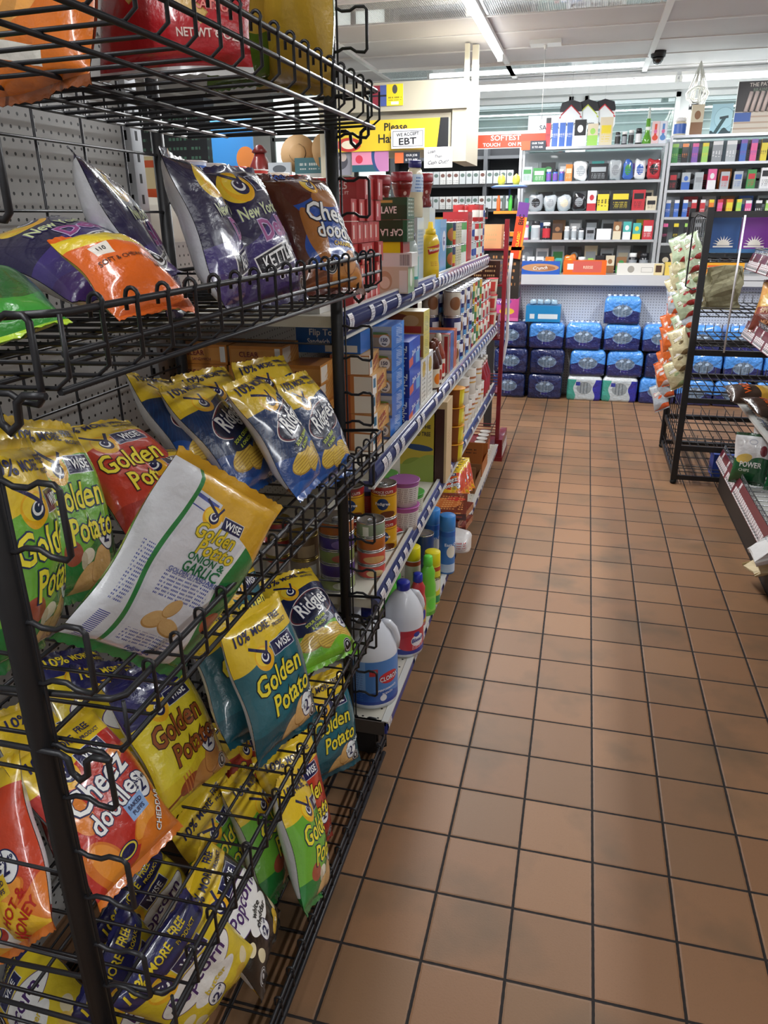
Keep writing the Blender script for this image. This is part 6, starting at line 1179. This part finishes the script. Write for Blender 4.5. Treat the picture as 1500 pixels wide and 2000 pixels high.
# ------------------------------------------------------------------ ceiling fittings
t = thing('dome_camera', 'small black dome camera under the ceiling by the runner', 'security camera', (.30, 6.40, 2.95))
b = MB(); b.lathe([(.058, -.045), (.062, -.02), (.062, 0)], 20); part('housing', b, blackm, t)
b = MB(); b.lathe([(.0001, -.10), (.028, -.095), (.045, -.07), (.050, -.045)], 20, cap0=False); part('dome', b, plain('dome', '141416', .15, coat=1), t)
t = thing('ceiling_junction_box', 'clear rectangular box on the ceiling with a string hanging from it', 'fixture', (-.60, 5.70, 2.95)); b = MB(); b.box(-.12, .12, -.07, .07, -.03, 0); part('housing', b, plain('fixture_white', 'dcdcda', .3), t); b = MB(); b.tube([(0, 0, -.03), (.0, .0, -.06)], .012, 8); part('hook', b, plain('fixture_white', 'dcdcda', .3), t)
b = MB(); b.tube([(-.60, 5.70, 2.889), (-.60, 5.75, 2.4)], .002, 4); tag(part('hanging_string', b, plain('string', 'cfcfcf', .6)), 'thin string hanging down from the clear ceiling box', 'string')
for k, (x, y) in enumerate(((-.55, 7.55), (.20, 7.55))):
    t = thing('ceiling_sprinkler', ['dark red ceiling detector left of the cutouts', 'dark red ceiling detector above the middle window'][k], 'detector', (x, y, 2.95)); b = MB(); b.lathe([(.02, -.05), (.05, -.03), (.05, -.012), (.02, 0)], 12); part('body', b, plain('sprinkler_red', '6a2a2a', .4), t)
t = thing('cable_conduit', 'white twin conduit with loose looped cables rising to the ceiling', 'conduit', (.66, 6.95, 1.16))
b = MB(); b.tube([(-.02, 0, 0), (.02, 0, 1.42)], .022, 8); b.tube([(.04, 0, 0), (.065, 0, 1.42)], .014, 8); part('pipe', b, plain('conduit_white', 'e4e4e0', .4), t)
for k in range(7):
    rnd = random.Random(k); b = MB(); a0 = rnd.uniform(0, 6); r = rnd.uniform(.05, .10)
    b.tube([(.04+.03*k*.3, 0, 1.35)]+[(.05+r*cos(a0+i*.7), .02*sin(i+k), 1.52+r*.7*sin(a0+i*.7)) for i in range(9)]+[(.05, 0, 1.785)], .0055, 5); part('cable_loop', b, plain('cable_white', 'dad8d0', .5), t)
b = MB(); b.lathe([(.05, 1.40), (.05, 1.44)], 12, cx=.04); part('black_tape', b, blackm, t)
for k in range(5):
    b = MB(); x0 = -.03-.012*k; b.tube([(x0, -.02, .6+.1*k), (x0-.02, -.02, 1.0), (x0+.01, -.02, 1.3), (.03, 0, 1.42)], .005, 5); part('loose_cable', b, plain('cable_white', 'dad8d0', .5), t)
b = MB(); b.tube([(-.66, 4.35, 1.42), (-.672, 4.35, 1.245), (-.668, 4.35, 1.05), (-.664, 4.35, .83), (-.685, 4.35, .68), (-.715, 4.35, .60)], .011, 8); tag(part('white_cable', b, plain('hose_white', 'dcdce0', .4)), 'thick white cable hanging down beside the red end rack', 'cable')
# ------------------------------------------------------------------ black wire rack on the right
t = thing('black_wire_rack', 'tall black wire rack in the right half of the aisle, nearly empty low shelves', 'display rack', (.8, 4.2, 0))
def kp(*p): return (p[0]-.8, p[1]-4.2, p[2])
X0, X1, YA, YB = .53, 1.30, 3.76, 4.62
for x in (X0, X1):
    for y in (YA, YB):
        b = MB(); q0, q1 = kp(x, y, 0), None; b.box(q0[0]-.019, q0[0]+.019, q0[1]-.014, q0[1]+.014, .03, 1.70)
        pm_ = part('post', b, blackm, t)
        if y == YA:
            h = MB()
            for k in range(14): z = .2+.11*k; h.lathe([(.0001, 0), (.0055, 0), (.0055, .001)], 8)
        f = MB(); f.lathe([(.012, 0), (.020, .006), (.020, .022), (.010, .03)], 10, cx=q0[0], cy=q0[1]); part('foot', f, plain('rubber', '151515', .8), t)
b = MB()
for y in (YA, YB):
    for z, hh in ((1.66, .035), (.862, .035) if y == YA else (.80, .04), (.56, .03), (.245, .035), (.045, .03)):
        b = MB(); a = kp(X0+.02, y, z); c = kp(X1-.02, y, z); b.box(a[0], c[0], a[1]-.010, a[1]+.010, z-hh/2, z+hh/2); part('crossbar', b, blackm, t)
for x in (X0, X1):
    for z in (1.66, .245, .045): b = MB(); a = kp(x, YA+.015, z); c = kp(x, YB-.015, z); b.box(a[0]-.008, a[0]+.008, a[1], c[1], z-.015, z+.015); part('side_bar', b, blackm, t)
for z in (.06, .26, .575, .88, 1.085, 1.40):
    b = MB()
    for k in range(14): x = X0+.02+(X1-X0-.04)*k/13; b.tube([kp(x, YA+.011, z), kp(x, YB-.011, z), kp(x, YB-.011, z+.05)], .0028, 5)
    for k in range(5): y = YA+.012+(YB-YA-.024)*k/4; b.tube([kp(X0+.02, y, z-.004), kp(X1-.02, y, z-.004)], .0035, 5)
    for dz in (.022, .045): b.tube([kp(X0+.02, YA+.012, z+dz), kp(X1-.02, YA+.012, z+dz)], .003, 5)
    part('wire_shelf', b, wire, t)
b = MB()
for k in range(9): y = YA+.02+(YB-YA-.04)*k/8; b.tube([kp(X0, y, .04), kp(X0, y, 1.66)], .0026, 5)
for k in range(13): z = .10+.128*k; b.tube([kp(X0-.002, YA+.01, z), kp(X0-.002, YB-.01, z)], .0026, 5)
part('side_grid', b, wire, t)
b = MB()
for k in range(6): z = 1.15+.08*k; b.tube([kp(X0+.02, YB-.01, z), kp(X1-.02, YB-.01, z)], .003, 5)
part('back_wires', b, wire, t)
b = MB(); b.tube([kp(X0-.01, YA+.03, 1.64), kp(.47, YA+.06, 1.665), kp(.455, YA+.08, 1.64), kp(.455, YA+.08, 1.25), kp(.50, YA+.06, 1.23), kp(X0-.01, YA+.03, 1.24)], .004, 6); part('side_bracket', b, wire, t)
# sunburst header cards
for k, (x, c, nm) in enumerate(((.628, '2c4f86', 'blue'), (.797, '6c2f86', 'purple'), (.966, '2c4f86', 'second blue'))):
    sx_ = sign('header_card', '%s nut box with a white sunburst at the top of the black wire rack' % nm, (x, YA+.07, 1.447), .165, .20, c, [('below', (.022,), '3a6a9a'), ('rect', (0, .035, .055, .004), 'e8e4dc')], [('NUT', .020, 0, .062, 0, 'dcd8d0', '1a1a2a'), ('HARVEST', .012, 0, .046, 0, 'dcd8d0', '1a1a2a')], th=.06, cat='box')
    b = MB()
    for i in range(9):
        a = pi*(i+.5)/9; c0, s0 = cos(a), sin(a); b.face([(.030*cos(a-.12), -.0312, .045+.028*sin(a-.12)), (.030*cos(a+.12), -.0312, .045+.028*sin(a+.12)), (.060*c0, -.0312, .045+.052*s0)][::-1])
    for i in range(8): a0_, a1_ = pi*i/8, pi*(i+1)/8; b.face([(0, -.0311, .042), (.035*cos(a1_), -.0311, .042+.032*sin(a1_)), (.035*cos(a0_), -.0311, .042+.032*sin(a0_))])
    part('sunburst', b, plain('sun_white', 'e4e0d8', .5), sx_)
for k, x in enumerate((.62, .78, .94)):
    carton('dark_jar_box', 'dark jerky box on the upper wire shelf of the black rack, %s from the left' % ORD[k], 'box', (x, YA+.38, 1.405), (.14, .12, .12), '24282c', lf=[('words', (0, .06, .05, .03, 0, .03, .4), '4a5a5a')], flap=False)
def paperbag(name, label, loc, w_, h_, d_, c, rz=0, rot=None, seed=0, L=()):
    rnd = random.Random(seed); t = thing(name, label, 'paper bag', loc, rz, rot=rot); n = 10; b = MB(); rows = []; uv = []
    for i in range(n+1):
        v = i/n; row = []; u_ = []
        for j in range(24):
            a = 2*pi*j/24; c_, s_ = cos(a), sin(a); x = math.copysign(abs(c_)**.35, c_)*w_/2; y = math.copysign(abs(s_)**.35, s_)*d_/2*(1-.75*max(0, v-.55)/.45)
            k = .012*sin(5*x/w_*3+seed+v*9)+.008*rnd.uniform(-1, 1); row.append((x+k, y+k*.8, v*h_+.01*sin(4*x/w_+seed)*v)); u_.append((x, v*h_))
        rows.append(row); uv.append(u_)
    b.grid(rows, 0, None, False, closed=True)
    b.face(rows[0][::-1]); b.face(rows[-1])
    for fi, f in enumerate(b.f): b.uv[fi] = [(b.v[i][0], b.v[i][2]) for i in f]
    part('sack', b, design('sack_%d' % H32((c, str(L))), c, L, .7, bump=(18, .8, .01)), t); return t
paperbag('flat_paper_sack', 'tall olive grey paper sack standing on the upper middle shelf of the black rack', (.70, 4.05, 1.095), .22, .26, .08, 'a8a283', seed=1)
bag('popcorn_black', 'black snack bag lying on the middle shelf of the black rack', (.98, 3.92, 1.12), rot=(radians(-60), 0, radians(-60)), seed=2, scale=.75)
b = MB(); b.tube([(.715, 3.738, 1.655), (.715, 3.738, .87)], .006, 6); tag(part('hanging_rod', b, plain('hose_white', 'dcdce0', .4)), 'thin white rod hanging in front of the black wire rack', 'rod')
# strips of hanging packets
for nm, c, c2 in (('cream', 'c8c09a', '8a9a6a'), ('sage', 'b4c4a4', '9a2a2a'), ('orange', 'd8682a', 'd8c8c8'), ('silver', 'b0b8c0', 'd85a2a'), ('kraft', 'cfc49c', '6a5a3a')):
    KB['strip_'+nm] = dict(front=foil('print_strip_'+nm, c, [('ell', (.02, .12, .025, .012, .3), c2), ('words', (0, .15, .05, .03, 0, .018, .4), c2), ('below', (.035, .3, .006, 50), c2), ('rect', (0, .16, .04, .012, .2), 'e4e0d8'), ('words', (0, .2, .05, .02, 0, .012, .4), '4a4a4a')]), back=foil('back_strip_'+nm, c, []), text=[], W=.17, H=.26, seal=c)
def strip(x, y, ztop, zbot, cols, what, yaw):
    n = len(cols)
    for k, c in enumerate(cols):
        z = ztop-(ztop-zbot)*k/(n-1); rnd = random.Random(k*3+n)
        bag('strip_'+c, '%s packet clipped on the %s, %s from its top' % (c, what, ORD[k]), (x+rnd.uniform(-.01, .01), y, z-.13), rot=(rnd.uniform(-.35, -.15), radians(-24)+rnd.uniform(-.08, .08), yaw+rnd.uniform(-.2, .2)), seed=1+k % 3, scale=.70, name='hanging_packet', cat='packet')
strip(.445, 4.02, 1.50, .56, ['sage', 'cream', 'cream', 'kraft', 'silver', 'orange', 'orange', 'orange', 'orange', 'orange', 'orange', 'silver', 'silver'], 'strip left of the black rack', radians(-35))
strip(.50, 3.86, 1.52, .98, ['sage', 'sage', 'cream', 'sage', 'sage', 'sage', 'silver', 'sage', 'kraft'], 'long strip at the black rack corner', radians(-30))
strip(.50, 3.80, .96, .76, ['kraft', 'kraft', 'cream'], 'short low strip by the black rack', radians(-20))
# ------------------------------------------------------------------ right-hand gondola with maroon price strips
t = thing('chip_gondola', 'low steel shelving along the right edge with maroon price strips and white tags', 'shelving', (1.1, 2.3, 0))
mar = plain('maroon_strip', '6a2a36', .3, coat=.3); steel = plain('bright_wire', '8a8c90', .25, .8)
def cp(x, y, z): return (x-1.1, y-2.3, z)
Y2, Y3 = .6, 3.70
b = MB(); a = cp(.80, Y2, 0); b.box(a[0], a[0]+.55, a[1], Y3-2.3, 0, .165); part('kick_base', b, plain('kick_dark', '2c2420', .6), t)
b = MB(); b.box(.25, .27, Y2-2.3, Y3-2.3, .165, 1.9); part('back_panel', b, plain('cream_back', 'bdb9ae', .6), t)
tgm = [design('strip_tag', 'e4e2e4', [('words', (0, .028, .013, .014, 0, .010, .5), '8a2a34'), ('rect', (0, .012, .01, .005), '3a3a40')], .4)]
tgb = MB(); tgb.box(-.015, .015, -.0012, 0, 0, .046); tg_me = tgb.mesh('price_tag', tgm)
for li, (z, x, dep) in enumerate(((.185, .765, .5), (.60, .79, .46), (.985, .79, .44), (1.365, .755, .46))):
    b = MB(); b.box(x-1.1+.005, .25, Y2-2.3, Y3-2.3, z+.005, z+.02); s_ = part('shelf', b, plain('shelf_white', 'b4b4b0', .5), t)
    b = MB(); nx = 40
    for k in range(nx): y = Y3-2.3-.02-.075*k; b.tube([(x-1.1+.03, y, z+.024), (.24, y, z+.024)], .0022, 4)
    part('deck_wires', b, steel, s_)
    if li != 1:
        tilt = -.42
        b = MB(); M_ = Matrix.Translation((x-1.1-.002, 0, z-.004)) @ Matrix.Rotation(-tilt*.8, 4, 'Y'); b.box(-.002, .002, Y2-2.3, Y3-2.3, 0, .095, M=M_); st_ = part('price_strip', b, mar, s_)
        for k in range(36):
            if k in (8, 15): continue
            o = link('price_tag', tg_me, st_, M_ @ Vector((-.0024, Y3-2.3-.03-.037*k, .004)), (0, 0, 0)); o.rotation_euler = (M_.to_3x3() @ Matrix.Rotation(-pi/2, 3, 'Z')).to_euler()
        for k in (1, 6, 11, 17):
            o = link('price_tag', tg_me, st_, M_ @ Vector((-.0024, Y3-2.3-.05-.037*k, .046)), (0, 0, 0)); o.rotation_euler = (M_.to_3x3() @ Matrix.Rotation(-pi/2, 3, 'Z')).to_euler()
    f = MB()
    xf = x-1.1+.035
    for zz in (.11, .075, .04): f.tube([(.24, Y3-2.3-.005, z+zz), (xf, Y3-2.3-.005, z+zz), (xf, Y2-2.3, z+zz)], .0028, 5)
    for k in range(60): y = Y3-2.3-.008-.028*k; f.tube([(xf, y, z+.02), (xf, y, z+.112)], .0016, 4)
    part('wire_fence', f, steel, s_)
KB['white_green'] = dict(front=foil('print_white_green', '1d5a34', [('above', (.15, .1, .01, 40), 'dcdcde'), ('above', (.275,), '2a5a3a'), ('ell', (-.04, .15, .045, .025, .3), 'd8b85a'), ('ell', (.06, .20, .02, .03), '7a2a34'), ('ell', (0, .245, .022, .014), '8a94a8'), ('ell', (0, .245, .019, .011), 'dcdcde')]), back=foil('back_white_green', 'd4d4d8', []), text=[('POWER', .042, 0, .118, 0, 'e8e8e4', None, 0, .8), ('CHIPS', .022, -.03, .085, 0, 'c8d8c8', None)], W=.19, H=.29, seal='2a5a3a')
KB['orange_chip'] = dict(front=foil('print_orange_chip', 'c88a3a', [('above', (.19, .1, .01, 30), 'e0a050'), ('ell', (0, .17, .07, .05, .3), 'd8b05a'), ('ell', (.03, .2, .05, .04), 'b8382c'), ('below', (.10,), '6a2c20'), ('rect', (0, .11, .08, .02), '8a3a2a')]), back=foil('back_orange_chip', '9a5a34', []), text=[('SPICY', .035, 0, .11, 0, 'e8c8a0', None), ('MIX', .03, 0, .05, 0, 'd89a6a', None)], W=.2, H=.29, seal='6a2c20')
KB['brown_chip'] = dict(front=foil('print_brown_chip', 'c89a3a', [('above', (.16, .1, .01, 30), '3a2a24'), ('ell', (0, .09, .06, .035), 'd8b04a'), ('ell', (.05, .05, .04, .02), 'b8842a')]), back=foil('back_brown_chip', '6a5a50', []), text=[('WILD', .05, 0, .215, .1, 'e0642a', '2a1a14')], W=.21, H=.30, seal='3a2a24')
for k, (kd, loc, yaw, lb, sc, px_) in enumerate((('white_green', (.835, 3.12, .235), -12, 'white and green chip bag at the left of the lowest right shelf', 1.0, -8), ('white_green', (.945, 3.30, .235), -30, 'white and green chip bag leaning behind the leftmost one', 1.05, -8), ('white_green', (.995, 3.02, .235), -14, 'white and green chip bag second from the left on the lowest right shelf', .98, -8), ('white_green', (1.12, 3.05, .235), -10, 'white and green chip bag cut by the right edge on the lowest right shelf', 1.0, -8),
        ('orange_chip', (.865, 3.45, 1.03), -35, 'orange and maroon chip bag leaning on the third right shelf', 1.05, -22), ('orange_chip', (.93, 3.22, 1.03), -35, 'orange and maroon chip bag cut by the right edge on the third right shelf', 1.05, -22), ('orange_chip', (.90, 3.52, 1.40), -40, 'orange and white chip bag on the top right shelf', 1.0, -15),
        ('brown_chip', (.99, 3.30, .69), -65, 'brown and gold chip bag lying flat on the second right shelf, its top pointing left', 1.05, -84), ('brown_chip', (1.0, 3.02, .655), -50, 'brown chip bag under the flat lying one on the second right shelf', 1.0, -75))):
    rt = (radians(px_), 0, radians(yaw)) if kd != 'brown_chip' else (radians(px_), radians(-10), radians(95 if k == 7 else 110))
    bag(kd, lb, loc, rot=rt, seed=1+k % 3, scale=sc)
carton('green_packet', 'blue plastic tub under the flat lying brown bag', 'tub', (.86, 4.0, .005), (.14, .14, .16), '2a4aa8', flap=False)
zv = Vector((-.90, -.05, -.42)).normalized(); xv = Vector((.1, .98, -.1)); xv = (xv-zv*xv.dot(zv)).normalized(); yv = zv.cross(xv)
SR = Matrix((xv, yv, zv)).transposed().to_euler()
# paper sacks slumped over the near end of the lowest shelf
paperbag('white_paper_sack', 'white printed paper sack slumped over the edge of the lowest right shelf', (.99, 2.20, .33), .25, .32, .10, 'd6d5d4', rot=SR, seed=4, L=[('words', (.02, .18, .07, .06, 0, .016, .45), '9aa0a8'), ('lines', (-.05, .05, .03, .03, .4, .006, .5), '4a4a50')])
paperbag('cream_paper_sack', 'cream printed paper sack under the white one at the right edge', (1.0, 2.26, .235), .20, .32, .06, 'd0bf9a', rot=SR, seed=6, L=[('words', (0, .2, .06, .03, .2, .022, .3), '9a8a5a')])
